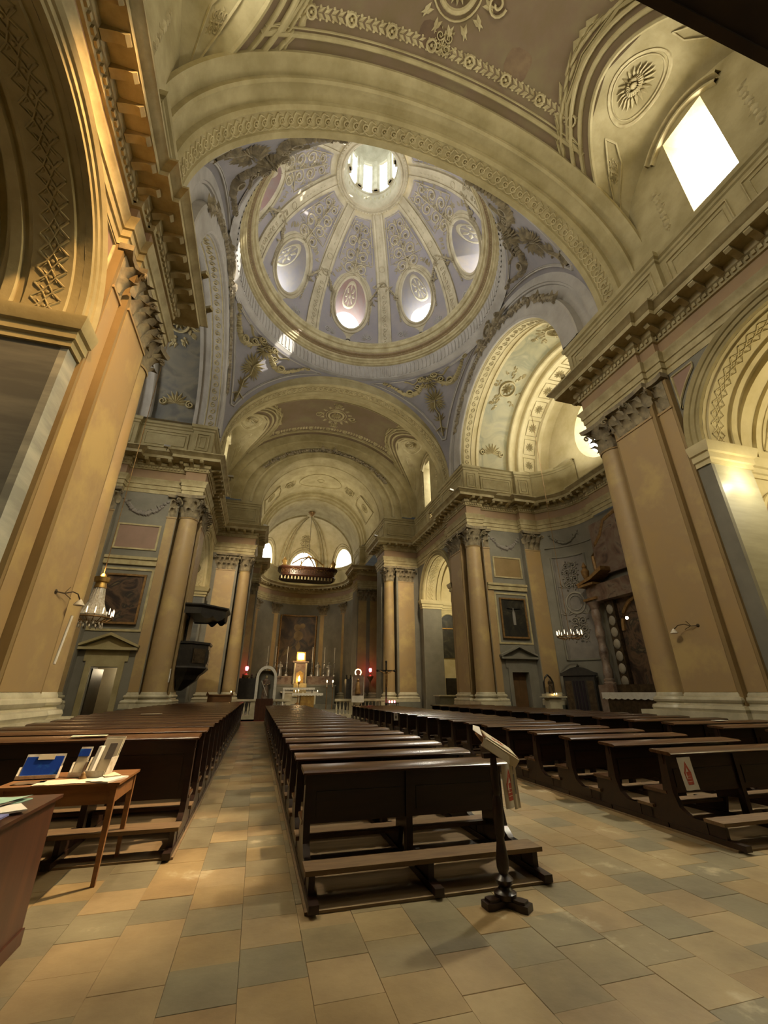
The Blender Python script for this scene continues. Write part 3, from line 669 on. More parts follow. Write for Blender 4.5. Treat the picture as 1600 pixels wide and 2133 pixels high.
wcount = [0]
def lunette_window(sd, yc, w0, w1, z0, z1, sw, cell, wallpts, label, glow):
    """window in the wall plane s=sw with splayed reveals; adds the wall too"""
    wl = MB(); mp = lambda y, z, s=sw: P(sd, s, y, z)
    radial(wl, mp, (yc, (z0 + z1) / 2), wallpts, rect(yc + w0, yc + w1, z0, z1), 44, 3)
    d = .75
    o = [(yc + w0, z0), (yc + w1, z0), (yc + w1, z1), (yc + w0, z1)]; i_ = [(yc + w0 + .12, z0 + .0), (yc + w1 - .12, z0 + .0), (yc + w1 - .12, z1 - .1), (yc + w0 + .12, z1 - .1)]
    wl.grid(lambda k, t: mp(o[k][0] + (i_[k][0] - o[k][0]) * t, o[k][1] + (i_[k][1] - o[k][1]) * t, sw + d * t), range(4), (0, 1), 0, True)
    return wl, i_, sw + d
def pane(parent_name, i_, s, sd, glow, label):
    wcount[0] += 1
    g = MB(); g.add([P(sd, s, y, z) for y, z in i_], [(0, 1, 2, 3)])
    o = g.build('window_%d' % wcount[0], glow, kind='structure', label=label, category='window')
    fr = MB(); ya, yb = i_[0][0], i_[1][0]; za, zb = i_[0][1], i_[2][1]
    for k in (() if glow == 'glow_near' else (0, .5, 1)): y = ya + (yb - ya) * k; fr.box(-.025, .025, -.03, .03, za, zb, f=lambda x, q, z: P(sd, s - .03 + x, y + q, z))
    for k in ((0,) if glow == 'glow_near' else rng(0, 1, 4)): z_ = za + (zb - za) * k; fr.box(-.02, .02, ya, yb, -.02, .02, f=lambda x, q, z: P(sd, s - .03 + x, q, z_ + z))
    fr.build('window_frame', 'cream', o)
    return o

def nave_vault(name, y0, y1, yc, W, label, glow, wlab, win=(-.68, .68), a=VA, b=VB, top_s=5.15, sw=7.75, aw=3.1, bw=4.4, wz=(15.2, 18.9), lab_rim=True, ends=True):
    v = MB(); st = sqrt(1 - (top_s / a) ** 2); tt = math.asin(st)
    ts = [tt * (i / 16) for i in range(17)] + rng(tt, pi / 2, 12)[1:]
    for sd in (1, -1):
        def hw(t): return W * sqrt(max(0, 1 - (sin(t) / st) ** 2.4)) if t < tt else 0.0
        pt = lambda t, y: P(sd, a * cos(t), y, ZS + b * sin(t))
        v.grid(lambda t, k: pt(t, y0 + (yc - hw(t) - y0) * k), ts, rng(0, 1, 6))
        v.grid(lambda t, k: pt(t, yc + hw(t) + (y1 - yc - hw(t)) * k), ts, rng(0, 1, 6))
    ob = struct(name, v, 'vault', label, 'vault')
    for sd in (1, -1):
        cell = MB(); fw = lambda th: (yc + aw * cos(th), ZS + .1 + bw * sin(th))
        def bd(th):
            sn = st * sin(th) ** (2 / 2.4); t = math.asin(min(1, sn)); return (a * cos(t), yc + W * cos(th), ZS + b * sin(t))
        def cp(th, k):
            A = fw(th); B = bd(th); q = k; s = sw + (B[0] - sw) * q
            y = A[0] + (B[1] - A[0]) * q; z = A[1] + (B[2] - A[1]) * q + .25 * sin(pi * q) * sin(th)
            return (s, y, z)
        th = rng(0.0, pi, 36)
        cell.grid(lambda t_, k: P(sd, *cp(t_, k)), th, rng(0, 1, 6))
        cell.build('lunette_cell', 'cream', ob)
        # rim mouldings on the vault round the lunette
        def onv(u, vv, h): # u around, vv outward
            s, y, z = bd(u); dy = y - yc; tz = atan2((z - ZS) / b, s / a)
            k = 1 + vv / 3.3; yy = yc + dy * k; tz2 = tz + vv * abs(sin(u)) / 7.0
            return P(sd, (a - h) * cos(tz2), yy, ZS + (b - h) * sin(tz2))
        rim = Orn(onv); rim.ribbon([(t_, .06) for t_ in rng(.1, pi - .1, 40)], .14, .10); 
        rim.ribbon([(t_, .42) for t_ in rng(.45, pi - .45, 30)], .16, .08); rim.ribbon([(t_, .72) for t_ in rng(.7, pi - .7, 24)], .14, .13)
        rim.mb.build('lunette_rim', 'cream', ob)
        sc = Orn(onv)
        for u_, hand in ((.42, 1), (pi - .42, -1)):
            sc.spiral(u_, .65, .13, 0, hand, 1.5, .05, .09)
            for q in range(7): sc.leaf(u_ + .05 * q * hand, .85 + .12 * q, 1.2, .25, .1, .07)
        for q in range(26):
            u_ = .75 + (pi - 1.5) * q / 25; sc.blob(u_, 1.02 + random.uniform(-.06, .06), .07, .1, 5); sc.leaf(u_, 1.05, random.uniform(0, 3), .26, .1, .09)
        sc.mb.build('lunette_garland', 'cream', ob, kind='stuff')
        # rosette on the cell, medallion panels at the sides
        def onc(u, vv, h):
            th_ = pi / 2 - u / 3.1; s, y, z = cp(th_, .55 + vv / 3.2); return P(sd, s - h * .8, y, z - h * .6)
        ro = Orn(onc); ro.ring(0, 0, .95, .12, .05); ro.ring(0, 0, .82, .05, .04)
        ro.mb.build('rosette_ring', 'rail', ob)
        ro = Orn(onc); ro.rosette(0, 0, .62, .16, 20); ro.ring(0, 0, .24, .08, .12, 16); ro.mb.build('rosette', 'rail', ob)
        for sg in (-1, 1):
            pl = Orn(onc); q = [(sg * 1.35, .55), (sg * 2.2, .2), (sg * 2.9, -.25), (sg * 3.3, -.75), (sg * 2.4, -.78), (sg * 1.7, -.6), (sg * 1.35, -.1)]
            pl.loop(q, .07, .05); pl.foliage(sg * 2.0, -.45, .3, lambda t: .35, .05, seed=3); pl.mb.build('corner_panel', 'rail', ob)
        # moulded hood over the window
        hd = Orn(lambda u, vv, h: P(sd, sw - h, yc + (1.75 + vv) * cos(u), ZS + 1.4 + (2.75 + vv) * sin(u)))
        hd.ribbon([(t_, 0) for t_ in rng(.85, pi - .85, 20)], .16, .14); hd.ribbon([(t_, .2) for t_ in rng(.85, pi - .85, 20)], .12, .22); hd.mb.build('window_hood', 'rail', ob)
        wallpts = [fw(t_) for t_ in rng(0, pi, 40)]
        yw = yc + (.5 if glow == 'glow_far' else 0)
        wl, i_, s_ = lunette_window(sd, yw, win[0], win[1], wz[0], wz[1], sw, None, wallpts, '', glow)
        wl.build('lunette_wall', 'cream', ob)
        for k in range(2):
            fo = Orn(lambda u, vv, h: P(sd, sw - h, u, vv)); xx = yc + (1.45 if k else -1.45)
            for q in range(9): fo.blob(xx, 15.7 + .22 * q, .1 + .03 * (q % 2), .07, 6); fo.leaf(xx, 15.7 + .22 * q, random.uniform(0, 6), .2, .09, .05)
            fo.mb.build('leaf_drop', 'rail', ob, kind='stuff')
        pane('x', i_, s_, sd, 'glow' if glow == 'glow_far' else glow, wlab % SIDE[sd])
    return ob
v1 = nave_vault('ceiling_near_vault', 0.6, 7.0, 4.5, 3.3, 'near barrel vault with lunettes, brown panel and stucco borders', 'glow_near', 'bright rectangular window in the near %s lunette')
v2 = nave_vault('ceiling_far_vault', 24.9, 30.4, 27.4, 3.1, 'barrel vault beyond the dome with oval rosettes and side lunettes', 'glow_far', 'tall bright window in the far %s lunette')
wv = MB(); wv.grid(lambda t, k: (XC + VA * cos(t), -3 + 3.7 * k, ZS + VB * sin(t)), rng(0, pi, 40), rng(0, 1, 3)); 
for sd in (1, -1): wv.add([P(sd, 8.2, -3, 15.0), P(sd, 7.6, -3, 15.0), P(sd, 7.6, 1.4, 15.0), P(sd, 8.2, 1.4, 15.0)], [(0, 1, 2, 3)])
wv.build('vault_strip', 'vault', v1)
# panels and garlands on the vault crown
def vfn(u, v, h): # u = arc position across (0 at crown, + right), v = y
    t = pi / 2 - u / 7.45; return (XC + (VA - h) * cos(t), v, ZS + (VB - h) * sin(t))
for vo, y0, y1, yc in ((v1, 1.2, 6.5, 4.5), (v2, 25.4, 29.9, 27.4)):
    pf = Orn(vfn)
    poly = [(-6.0, y1)] + [(u, y1) for u in rng(-5.6, 5.6, 18)] + [(6.0, y1), (5.2, yc + 1.9), (4.6, yc + 1.2), (4.35, yc), (4.6, yc - 1.2), (5.2, yc - 1.9), (6.0, y0)] + [(u, y0) for u in rng(5.6, -5.6, 18)] + [(-6.0, y0), (-5.2, yc - 1.9), (-4.6, yc - 1.2), (-4.35, yc), (-4.6, yc + 1.2), (-5.2, yc + 1.9)]
    pf.loop(poly, .16, .06); pf.loop([(x * .975, yc + (y - yc) * .92) for x, y in poly], .06, .05)
    pf.mb.build('crown_panel_frame', 'cream', vo)
    g = Orn(vfn)
    yy = y1 - .55
    for i in range(46):
        u = -5.0 + 10.0 * i / 45
        for sg in (-1, 1): g.leaf(u, yy, (.5 if u < 0 else pi - .5) * sg, .3, .13, .05); g.blob(u + .1, yy + sg * .14, .05, .05, 5)
        if i % 6 == 3: g.ring(u, yy, .15, .08, .08, 14); g.blob(u, yy, .07, .06, 6)
    g.mb.build('crown_garland', 'rail', vo, kind='stuff')
    md = Orn(vfn); md.ring(0, yc, .55, .16, .08); md.ring(0, yc, .75, .06, .05); md.rosette(0, yc, .42, .12, 14)
    for i in range(28):
        a = 2 * pi * i / 28; md.leaf(.85 * cos(a), yc + .85 * sin(a), a + .5 * (-1) ** i, .42, .16, .08)
    for sg in (-1, 1): md.foliage(0, yc + sg * 1.0, yc + sg * 1.55, lambda t: .5, .06, seed=4); md.spiral(sg * 1.25, yc, .3, 0, sg, 1.5, .08, .08)
    md.mb.build('crown_medallion', 'rail', vo)

M['stain'] = mat('damp_stain', '5c4a38', '6a5641', 2.5, 0.9); M['stain_light'] = mat('faint_damp_stain', '6c5843', '7a664c', 2.5, 0.9)
for uu, vv, m_, rr_ in ((-.45, 5.75, 'stain', .36), (2.5, 5.5, 'stain_light', .42)):
    sb = MB(); rnd = random.Random(3)
    oc = [(uu + rr_ * (abs(cos(a)) ** .7) * (1 if cos(a) > 0 else -1) * rnd.uniform(.92, 1.05), vv + rr_ * 1.0 * (abs(sin(a)) ** .7) * (1 if sin(a) > 0 else -1) * rnd.uniform(.92, 1.05)) for a in rng(0, 2 * pi, 28)[:-1]]
    sb.grid(lambda i, t: vfn(uu + (oc[i][0] - uu) * t, vv + (oc[i][1] - vv) * t, .035 - .03 * t), range(28), rng(.02, 1, 4), 0, True); sb.build('damp_stain', m_, v1)

mpx = lambda u, w, d: (XC + u, d, w)
# west arch of the dome
AW = [(8.02, 6.82, 6.85), (7.86, 6.66, 6.85), (7.84, 6.64, 6.95), (7.86, 6.66, 7.05), (7.86, 6.66, 7.4), (7.7, 6.5, 7.4), (7.68, 6.48, 7.5), (7.72, 6.52, 7.56), (7.72, 6.52, 8.0), (7.55, 6.35, 8.02), (7.5, 6.3, 8.08), (7.47, 6.27, 8.14), (7.52, 6.32, 8.18), (7.52, 6.32, 8.72), (7.47, 6.27, 8.76), (7.5, 6.3, 8.98), (7.5, 6.4, 9.0), (7.5, 6.45, 8.96), (7.5, 6.8, 8.96), (7.5, 6.85, 9.0), (7.5, 7.02, 9.0)]
def dome_arch(name, prof, flip, label):
    m_ = MB(); pr = [(a, b, (32.2 - d) if flip else d) for a, b, d in prof]
    arch(m_, mpx, 0, pr, 64)
    o = struct(name, m_, 'cream', label, 'arch')
    g = Orn(lambda u, v, h: (XC + (7.52 - h) * cos(u / 6.9), (32.2 - v) if flip else v, ZS + (6.32 - h) * sin(u / 6.9)))
    L_ = 6.9 * pi; n = 62
    for i in range(n):
        u = L_ * (i + .5) / n; w = L_ / n
        g.ring(u, 8.45, .1, .05, .05, 12); g.blob(u, 8.45, .045, .05, 5)
        g.ribbon([(u - w * .5, 8.22), (u - w * .35, 8.3), (u - w * .12, 8.5), (u + w * .15, 8.64), (u + w * .5, 8.68)], .05, .04); g.ribbon([(u - w * .5, 8.68), (u - w * .2, 8.64), (u, 8.6)], .04, .035)
        g.ribbon([(u, 8.3), (u + w * .3, 8.26), (u + w * .5, 8.22)], .04, .035)
    g.mb.build('guilloche', 'rail', o, kind='stuff'); return o
dome_arch('trim_5', AW, False, 'great near arch before the dome with a carved guilloche band')
dome_arch('trim_6', AW, True, 'great far arch beyond the dome opening to the choir')
# ends of the vaults beyond the dome: stepped arch of the choir
A2 = [(8.02, 6.82, 30.35), (7.5, 6.35, 30.4), (7.3, 6.2, 30.4), (7.28, 6.18, 30.6), (6.8, 5.85, 30.62), (6.5, 5.65, 30.6), (6.48, 5.63, 30.85), (5.95, 5.35, 30.86), (5.85, 5.3, 30.75), (5.7, 5.25, 30.75), (5.65, 5.2, 30.95), (5.15, 4.98, 30.97), (5.05, 4.92, 31.0), (5.02, 4.9, 31.05), (5.02, 4.9, 31.3), (5.07, 4.95, 31.34), (5.07, 4.95, 32.4), (5.02, 4.9, 32.45), (5.02, 4.9, 32.7), (5.2, 5.05, 32.72)]
a_ = MB(); arch(a_, mpx, 0, A2, 56); for_o = struct('trim_7', a_, 'cream', 'stepped arch of the choir topped by a stucco garland', 'arch')
g = Orn(lambda u, v, h: (XC + (6.2 + v) * cos(u / 6.2), 30.8 - h, ZS + (5.5 + v * .8) * sin(u / 6.2)))
for i in range(60):
    u = 6.2 * (R(35) + R(110) * i / 59); g.blob(u, random.uniform(-.06, .06), .14 * random.uniform(.7, 1.3), .14, 6); g.leaf(u, 0, random.uniform(0, 6.28), .4, .16, .12)
for k in (-1, 1):
    for i in range(14): g.leaf(6.2 * pi / 2 + k * (.25 + .04 * i), .05 * i, random.uniform(-.6, 3.6), .55, .2, .22)
    g.blob(6.2 * pi / 2 + k * .5, .2, .24, .3, 8); g.blob(6.2 * pi / 2 + k * .5, .55, .13, .24, 8)
g.mb.build('arch_garland', 'capital', for_o, kind='stuff')
# presbytery vault, apse arch, apse half dome
pv = MB(); arch(pv, mpx, 0, [(5.2, 5.05, y) for y in rng(32.7, 38.3, 6)], 48)
for sd in (1, -1): pv.add([P(sd, 5.0, 32.4, 15.1), P(sd, 7.2, 32.4, 15.1), P(sd, 7.2, 39.6, 15.1), P(sd, 5.0, 39.6, 15.1)], [(0, 1, 2, 3)])
pvo = struct('ceiling_choir_vault', pv, 'cream', 'barrel vault over the choir with a large oval panel', 'vault')
pf = Orn(lambda u, v, h: (XC + (5.2 - h) * cos(pi / 2 - u / 5.1), v, ZS + (5.05 - h) * sin(pi / 2 - u / 5.1)))
pf.ring(0, 35.6, 2.0, .12, .07, 40, 1.35); pf.ring(0, 35.6, .3, .1, .06, 16)
for sg in (-1, 1):
    pf.ring(sg * 2.9, 35.6, .5, .12, .08, 20); pf.foliage(sg * 2.9, 35.0, 36.2, lambda t: .5, .07, seed=2); pf.loop([(sg * 4.1, 34.6), (sg * 3.9, 35.6), (sg * 4.1, 36.8), (sg * 6.2, 37.2), (sg * 6.2, 34.2)], .14, .1); pf.ring(sg * 5.1, 35.7, .45, .1, .07, 20); pf.rosette(sg * 5.1, 35.7, .35, .1, 10)
pf.mb.build('oval_panel_frame', 'cream', pvo)
A3 = [(5.22, 5.07, 38.2), (5.0, 4.85, 38.22), (5.0, 4.85, 38.6), (4.85, 4.7, 38.62), (4.85, 4.7, 39.1), (4.7, 4.6, 39.12), (4.7, 4.6, 40.2), (5.05, 4.9, 40.25), (5.1, 4.95, 44.2)]
a_ = MB(); arch(a_, mpx, 0, A3, 48); struct('trim_8', a_, 'cream', 'plain moulded arch at the mouth of the apse', 'arch')
hd = MB(); RA = 5.2; RZ = 4.95
apf = lambda az, th, h=0: (XC + (RA - h) * cos(th) * cos(az), 44.2 + (RA - h) * cos(th) * sin(az), ZS + (RZ - h) * sin(th))
AZW = [R(90), R(28), R(152)]
def az_win(c): return [(c + R(19) * cos(t), .0 + R(26) * sin(t) * (1 if sin(t) > 0 else .0)) for t in rng(0, 2 * pi, 24)[:-1]]
secs = [(R(0), R(58)), (R(58), R(122)), (R(122), R(180))]
for (a0, a1), c in zip(secs, (R(28), R(90), R(152))):
    hole = [(c + R(17) * cos(t), R(.5) + R(23) * sin(t)) for t in rng(0, pi, 16)]
    radial(hd, lambda u, v: apf(u, v), (c, R(6)), rect(a0, a1, 0, R(40)), hole, 40, 3)
    hd.grid(lambda u, v: apf(u, v), rng(a0, a1, 12), rng(R(40), R(90), 10))
    # window reveal
    hd.grid(lambda k, t: apf(hole[k][0], hole[k][1], -.8 * t), range(len(hole)), (0, 1))
hdo = struct('ceiling_apse', hd, 'chapel', 'ribbed half dome of the apse', 'half dome')
for nm_, c in (('right', R(28)), ('middle', R(90)), ('left', R(152))):
    wcount[0] += 1; g = MB(); hole = [(c + R(17) * cos(t), R(.5) + R(23) * sin(t)) for t in rng(0, pi, 16)]
    g.add([apf(u, v, -.8) for u, v in hole], [tuple(range(len(hole)))])
    wo = g.build('window_%d' % wcount[0], 'glow', kind='structure', label='half-round bright window low in the apse dome, %s' % nm_, category='window')
    fr = MB()
    for q in (.25, .5, .75): u = c + R(17) * (2 * q - 1); fr.tube([apf(u, 0, -.75), apf(u, R(23) * sqrt(1 - (2 * q - 1) ** 2), -.75)], .035, 4)
    fr.tube([apf(c + R(10) * cos(t), R(1) + R(13) * sin(t), -.75) for t in rng(0, pi, 12)], .035, 4)
    fr.build('window_frame', 'cream', wo)
ri = Orn(lambda u, v, h: apf(u, v, h))
for a in (58, 68, 112, 122, 5, 175):
    ri.ribbon([(R(a), v) for v in rng(0, R(86), 20)], .07, .16)
for a in (63, 117): ri.ribbon([(R(a), v) for v in rng(0, R(84), 20)], .06, .08)
ri.mb.build('rib', 'rail', hdo)
ap = Orn(lambda u, v, h: apf(R(90) + u / 4.2, v / 5.0, h)); ap.foliage(0, 2.7, 4.3, lambda t: .8 - .4 * t, .08, seed=9); ap.ring(0, 2.35, .3, .08, .08, 16, .38)
ap.mb.build('apse_stucco', 'rail', hdo)
for c in (R(28), R(90), R(152)):
    hr = Orn(lambda u, v, h: apf(u, v, h)); hr.ribbon([(c + R(20) * cos(t), R(27) * sin(t)) for t in rng(0, pi, 20)], .05, .1); hr.ribbon([(c + R(23) * cos(t), R(31) * sin(t)) for t in rng(0, pi, 20)], .025, .08); hr.mb.build('window_arch', 'rail', hdo)

# ---- transept arches and vaults
TRU = []
for sd in (1, -1):
    nm = SIDE[sd]; mp = lambda u, w, d, sd=sd: P(sd, d, YD + u, w)
    a_ = MB()
    T1 = [(7.12, 7.0, 7.5), (6.72, 6.62, 7.5), (6.70, 6.6, 7.56), (6.62, 6.5, 7.56), (6.60, 6.48, 7.66), (6.1, 5.95, 7.7), (6.06, 5.9, 7.38), (5.98, 5.82, 7.34), (5.92, 5.76, 7.38), (5.3, 5.2, 7.38), (5.2, 5.1, 7.34), (5.1, 5.0, 7.38), (5.1, 5.0, 7.46)]
    arch(a_, mp, 0, T1, 56)
    o = struct('trim_%d' % (9 if sd > 0 else 10), a_, 'lilac_arch', 'lilac double arch of the %s transept hung with a garland' % nm, 'arch')
    g = Orn(lambda u, v, h, sd=sd: P(sd, 7.36 - h, YD + (6.0 + v) * cos(u / 6), ZS + (5.85 + v) * sin(u / 6)))
    for i in range(76):
        u = 6 * (R(28) + R(124) * i / 75); g.blob(u, random.uniform(-.08, .08), .15 * random.uniform(.7, 1.3), .16, 6); g.leaf(u, 0, random.uniform(0, 6.28), .42, .17, .14)
    for k in (-1, 1):
        # putto-like stucco figures flanking the crown shield
        q = 6 * pi / 2 + k * .85
        g.blob(q, .35, .3, .34, 8); g.blob(q + k * .1, .75, .17, .3, 8); g.leaf(q, .3, pi / 2 + k * 1.9, .9, .24, .25); g.leaf(q, .2, pi / 2 - k * 1.2, .7, .2, .25); g.leaf(q + k * .2, .55, k * .2 if k > 0 else pi - .2, .8, .3, .16); g.leaf(q, .1, -pi / 2 - k * .8, .7, .22, .24)
    g.ring(6 * pi / 2, .45, .34, .16, .2, 16, .45); g.blob(6 * pi / 2, .45, .28, .22, 10); g.frond(6 * pi / 2, .85, pi / 2, .5, .2, 5, .8)
    g.mb.build('arch_garland', 'capital', o, kind='stuff')
    c = MB()
    arch(c, mp, 0, [(5.1, 5.0, 7.46), (5.1, 5.0, 7.5), (5.04, 4.94, 7.54), (5.04, 4.94, 8.2), (5.1, 5.0, 8.24), (5.3, 5.2, 8.26), (5.3, 5.2, 8.6), (5.22, 5.12, 8.62), (5.22, 5.12, 8.8)], 48)
    arch(c, mp, 0, [(5.22, 5.12, 8.8), (5.32, 5.2, 8.82), (5.32, 5.2, 10.9)], 48, mi=1)
    arch(c, mp, 0, [(5.32, 5.2, 10.9), (5.05, 4.95, 10.92), (5.0, 4.9, 10.98), (5.0, 4.9, 11.15), (5.25, 5.15, 11.2), (5.25, 5.15, 11.55), (5.0, 4.9, 11.6), (4.95, 4.85, 11.66), (4.95, 4.85, 11.9), (5.0, 4.9, 11.95), (5.05, 4.95, 13.0), (4.9, 4.8, 13.05), (4.85, 4.75, 13.3), (5.0, 4.9, 13.4), (5.0, 4.9, 14.05)], 48)
    # lunette wall with round window
    wall = [(5.05 * cos(t), ZS + 4.95 * sin(t)) for t in rng(0, pi, 40)] + [(-5.05, 15.05), (-2.7, 15.05), (-2.7, 12.95), (2.7, 12.95), (2.7, 15.05), (5.05, 15.05)]
    cz = 16.25; rr = 2.15
    radial(c, lambda u, w: mp(u, w, 14.05), (0, cz), wall, ell(0, cz, rr, rr), 48, 3)
    c.grid(lambda k, t: mp(rr * cos(2 * pi * k / 32) * (1 - .15 * t), cz + rr * sin(2 * pi * k / 32) * (1 - .15 * t), 14.05 + .7 * t), range(32), (0, 1), 0, True)
    c.add([mp(-5.6, 15.1, 8.3), mp(-5.0, 15.1, 8.3), mp(-5.0, 15.1, 14.2), mp(-5.6, 15.1, 14.2)], [(0, 1, 2, 3)]); c.add([mp(5.6, 15.1, 8.3), mp(5.0, 15.1, 8.3), mp(5.0, 15.1, 14.2), mp(5.6, 15.1, 14.2)], [(0, 1, 2, 3)])
    for sg in (-1, 1): c.add([mp(sg * 5.2, 15.0, 13.4), mp(sg * 2.5, 15.0, 13.4), mp(sg * 2.5, 15.0, 14.3), mp(sg * 5.2, 15.0, 14.3)], [(0, 1, 2, 3)])
    co = struct('ceiling_transept_' + nm, c, ['chapel' if sd > 0 else 'lilac_arch', 'fresco' if sd > 0 else 'mural'], 'ribbed barrel vault of the %s transept with frescoed band' % nm, 'vault')
    wcount[0] += 1; g = MB(); g.add([mp(rr * .85 * cos(2 * pi * k / 32), cz + rr * .85 * sin(2 * pi * k / 32), 14.74) for k in range(32)], [tuple(range(32))])
    wo = g.build('window_%d' % wcount[0], 'glow', kind='structure', label='round bright window in the end wall of the %s transept' % nm, category='window')
    fr = MB()
    for k in range(4): t = pi * k / 4; fr.tube([mp(rr * .85 * cos(t), cz + rr * .85 * sin(t), 14.7), mp(-rr * .85 * cos(t), cz - rr * .85 * sin(t), 14.7)], .03, 4)
    fr.build('window_frame', 'cream', wo)
    def cof(u, v, h, sd=sd): return P(sd, v, YD + (5.02 - h) * cos(u / 5.0), ZS + (4.92 - h) * sin(u / 5.0))
    og = Orn(cof); n = 12
    for i in range(n):
        u = 5.0 * pi * (i + .5) / n; q = 5.0 * pi / n * .40
        og.loop([(u - q, 12.05), (u + q, 12.05), (u + q, 12.92), (u - q, 12.92)], .07, .05); 
    og.mb.build('coffer_frames', 'rail', co, kind='stuff')
    rs = Orn(cof)
    for i in range(n):
        q = Orn(cof); q.rosette(5.0 * pi * (i + .5) / n, 12.48, .33, .1, 10); q.mb.build('coffer_rosette', 'rail', co)
    # scroll band on the first soffit, shell and rose stuccoes on the fresco
    sb = Orn(lambda u, v, h, sd=sd: P(sd, v, YD + (5.04 - h) * cos(u / 5.0), ZS + (4.94 - h) * sin(u / 5.0)))
    for i in range(40):
        u = 5.0 * pi * (i + .5) / 40; sb.spiral(u, 7.87, .16, 0, 1 if i % 2 else -1, 1.2, .06, .04)
    sb.ribbon([(5.0 * t, 7.6) for t in rng(0, pi, 40)], .05, .03); sb.ribbon([(5.0 * t, 8.14) for t in rng(0, pi, 40)], .05, .03)
    sb.mb.build('scroll_band', 'rail', co, kind='stuff')
    fo = Orn(lambda u, v, h, sd=sd: P(sd, v, YD + (5.32 - h) * cos(u / 5.3), ZS + (5.2 - h) * sin(u / 5.3)))
    for u in (5.3 * R(14), 5.3 * R(166)):
        for k in range(9): a = pi * k / 8; fo.leaf(u, 9.85, a - pi / 2 if u < 8 else a + pi / 2, .75, .2, .14)
        fo.spiral(u, 9.1, .22, 0, 1, 1.5, .1, .14); fo.spiral(u, 10.5, .22, 0, -1, 1.5, .1, .14)
    for u in (5.3 * R(62), 5.3 * R(118)):
        fo.ring(u, 9.85, .5, .14, .16, 18); fo.rosette(u, 9.85, .4, .16, 9)
        for k in range(26): a = random.uniform(0, 6.28); q = random.uniform(.6, 1.15); fo.leaf(u + q * 1.25 * cos(a), 9.85 + q * .8 * sin(a), a, .35, .16, .1); fo.blob(u + q * 1.3 * cos(a + .1), 9.85 + q * .75 * sin(a), .09, .09, 5)
    fo.mb.build('vault_stucco', 'rail', co, kind='stuff')

# ---- pendentives
PZ = 7.0
def pend(qx, qy, az, z):
    q = sqrt(max(0, 1 - ((z - ZS) / PZ) ** 2)); a0 = atan2(q, 1); a = a0 + (pi / 2 - 2 * a0) * az; r = sqrt(1 + q * q)
    return (qx * 7.5 * r * cos(a), qy * 7.1 * r * sin(a), z)
pm = MB()
for qx in (1, -1):
    for qy in (1, -1):
        def zz(t): return ZS + PZ * sin(t * pi / 2)
        pm.grid(lambda t, az: (lambda p: (XC + p[0], YD + p[1], p[2]))(pend(qx, qy, az, zz(t))), rng(0.01, 1, 18), rng(0, 1, 18))
pm_o = struct('ceiling_pendentives', pm, 'lilac', 'four lilac pendentives carrying the dome', 'pendentive')
pnames = {(1, 1): 'far right', (-1, 1): 'far left', (1, -1): 'near right', (-1, -1): 'near left'}
for (qx, qy) in pnames:
    def pf_(u, v, h):   # u -1..1 across, v 0..1 height; metric-ish: x = u*5, y = v*7
        az = .5 + u / 2; t = v; p = pend(qx, qy, min(max(az, 0), 1), ZS + PZ * sin(min(max(t, 0.01), 1) * pi / 2))
        n = Vector((p[0], p[1], 0)).normalized(); return (XC + p[0] - n.x * h, YD + p[1] - n.y * h, p[2] - h * .3)
    def F(x, y, h):     # metric: y height above corner (m), x across (m)
        v = y / 8.0; z = ZS + PZ * sin(min(v, 1) * pi / 2); q = sqrt(max(0, 1 - ((z - ZS) / PZ) ** 2)); wid = sqrt(1 + q * q) * 7.3 * (pi / 2 - 2 * atan2(q, 1)); return pf_(max(-1, min(1, 2 * x / max(wid, .3))), v, h)
    fr = Orn(F)
    def edge(v): z = ZS + PZ * sin(min(v / 8, 1) * pi / 2); q = sqrt(max(0, 1 - ((z - ZS) / PZ) ** 2)); return sqrt(1 + q * q) * 7.3 * (pi / 2 - 2 * atan2(q, 1)) / 2
    L1 = [(-(edge(v) - .35), v) for v in rng(2.2, 7.0, 16)]; top = [(x, 7.15 - .12 * (1 - (x / 4.2) ** 2)) for x in rng(-(edge(7.0) - .5), edge(7.0) - .5, 14)]; L2 = [(-x, y) for x, y in L1[::-1]]
    fr.loop(L1 + top + L2, .12, .07); fr.loop([(x * .93, .12 + y * .975) for x, y in L1 + top + L2], .05, .05)
    fr.mb.build('pendentive_frame', 'lilac_arch', pm_o)
    g = Orn(F)
    for sg in (-1, 1):
        g.swag(sg * .35, 6.3, sg * 2.9, 6.85, 1.15, .17, .22, 22); g.spiral(sg * .55, 6.6, .3, pi / 2, sg, 1.6, .12, .22); g.spiral(sg * 3.05, 6.9, .2, pi / 2, -sg, 1.5, .08, .16)
        g.ring(sg * 1.55, 5.5, .22, .14, .26, 12); g.ribbon([(sg * (.8 + .9 * t), 6.55 - .25 * sin(5 * t)) for t in rng(0, 1, 10)], .1, .12)
        g.spiral(sg * .9, 5.9, .26, 0, -sg, 1.4, .1, .2)
    g.rosette(0, 6.4, .42, .25, 9); g.frond(0, 6.0, -pi / 2, .8, .25, 7, 1.2)
    g.frond(0, 4.6, pi / 2, 1.05, .2, 9, 1.5); g.frond(0, 4.5, -pi / 2 + .9, .9, .16, 6, .6); g.frond(0, 4.5, -pi / 2 - .9, .9, .16, 6, .6)
    g.ribbon([(0, 4.6), (.12, 4.1), (-.1, 3.6), (0, 3.1), (0, 2.4)], .1, .14); g.frond(0, 3.3, pi / 2, .65, .14, 6, 1.2); g.frond(0, 2.6, pi / 2, .4, .1, 5, .9); g.ribbon([(-.4, 2.7), (0, 2.95), (.45, 2.75)], .06, .1)
    g.mb.build('pendentive_garland', 'cream' if qy > 0 else 'capital', pm_o, kind='stuff')

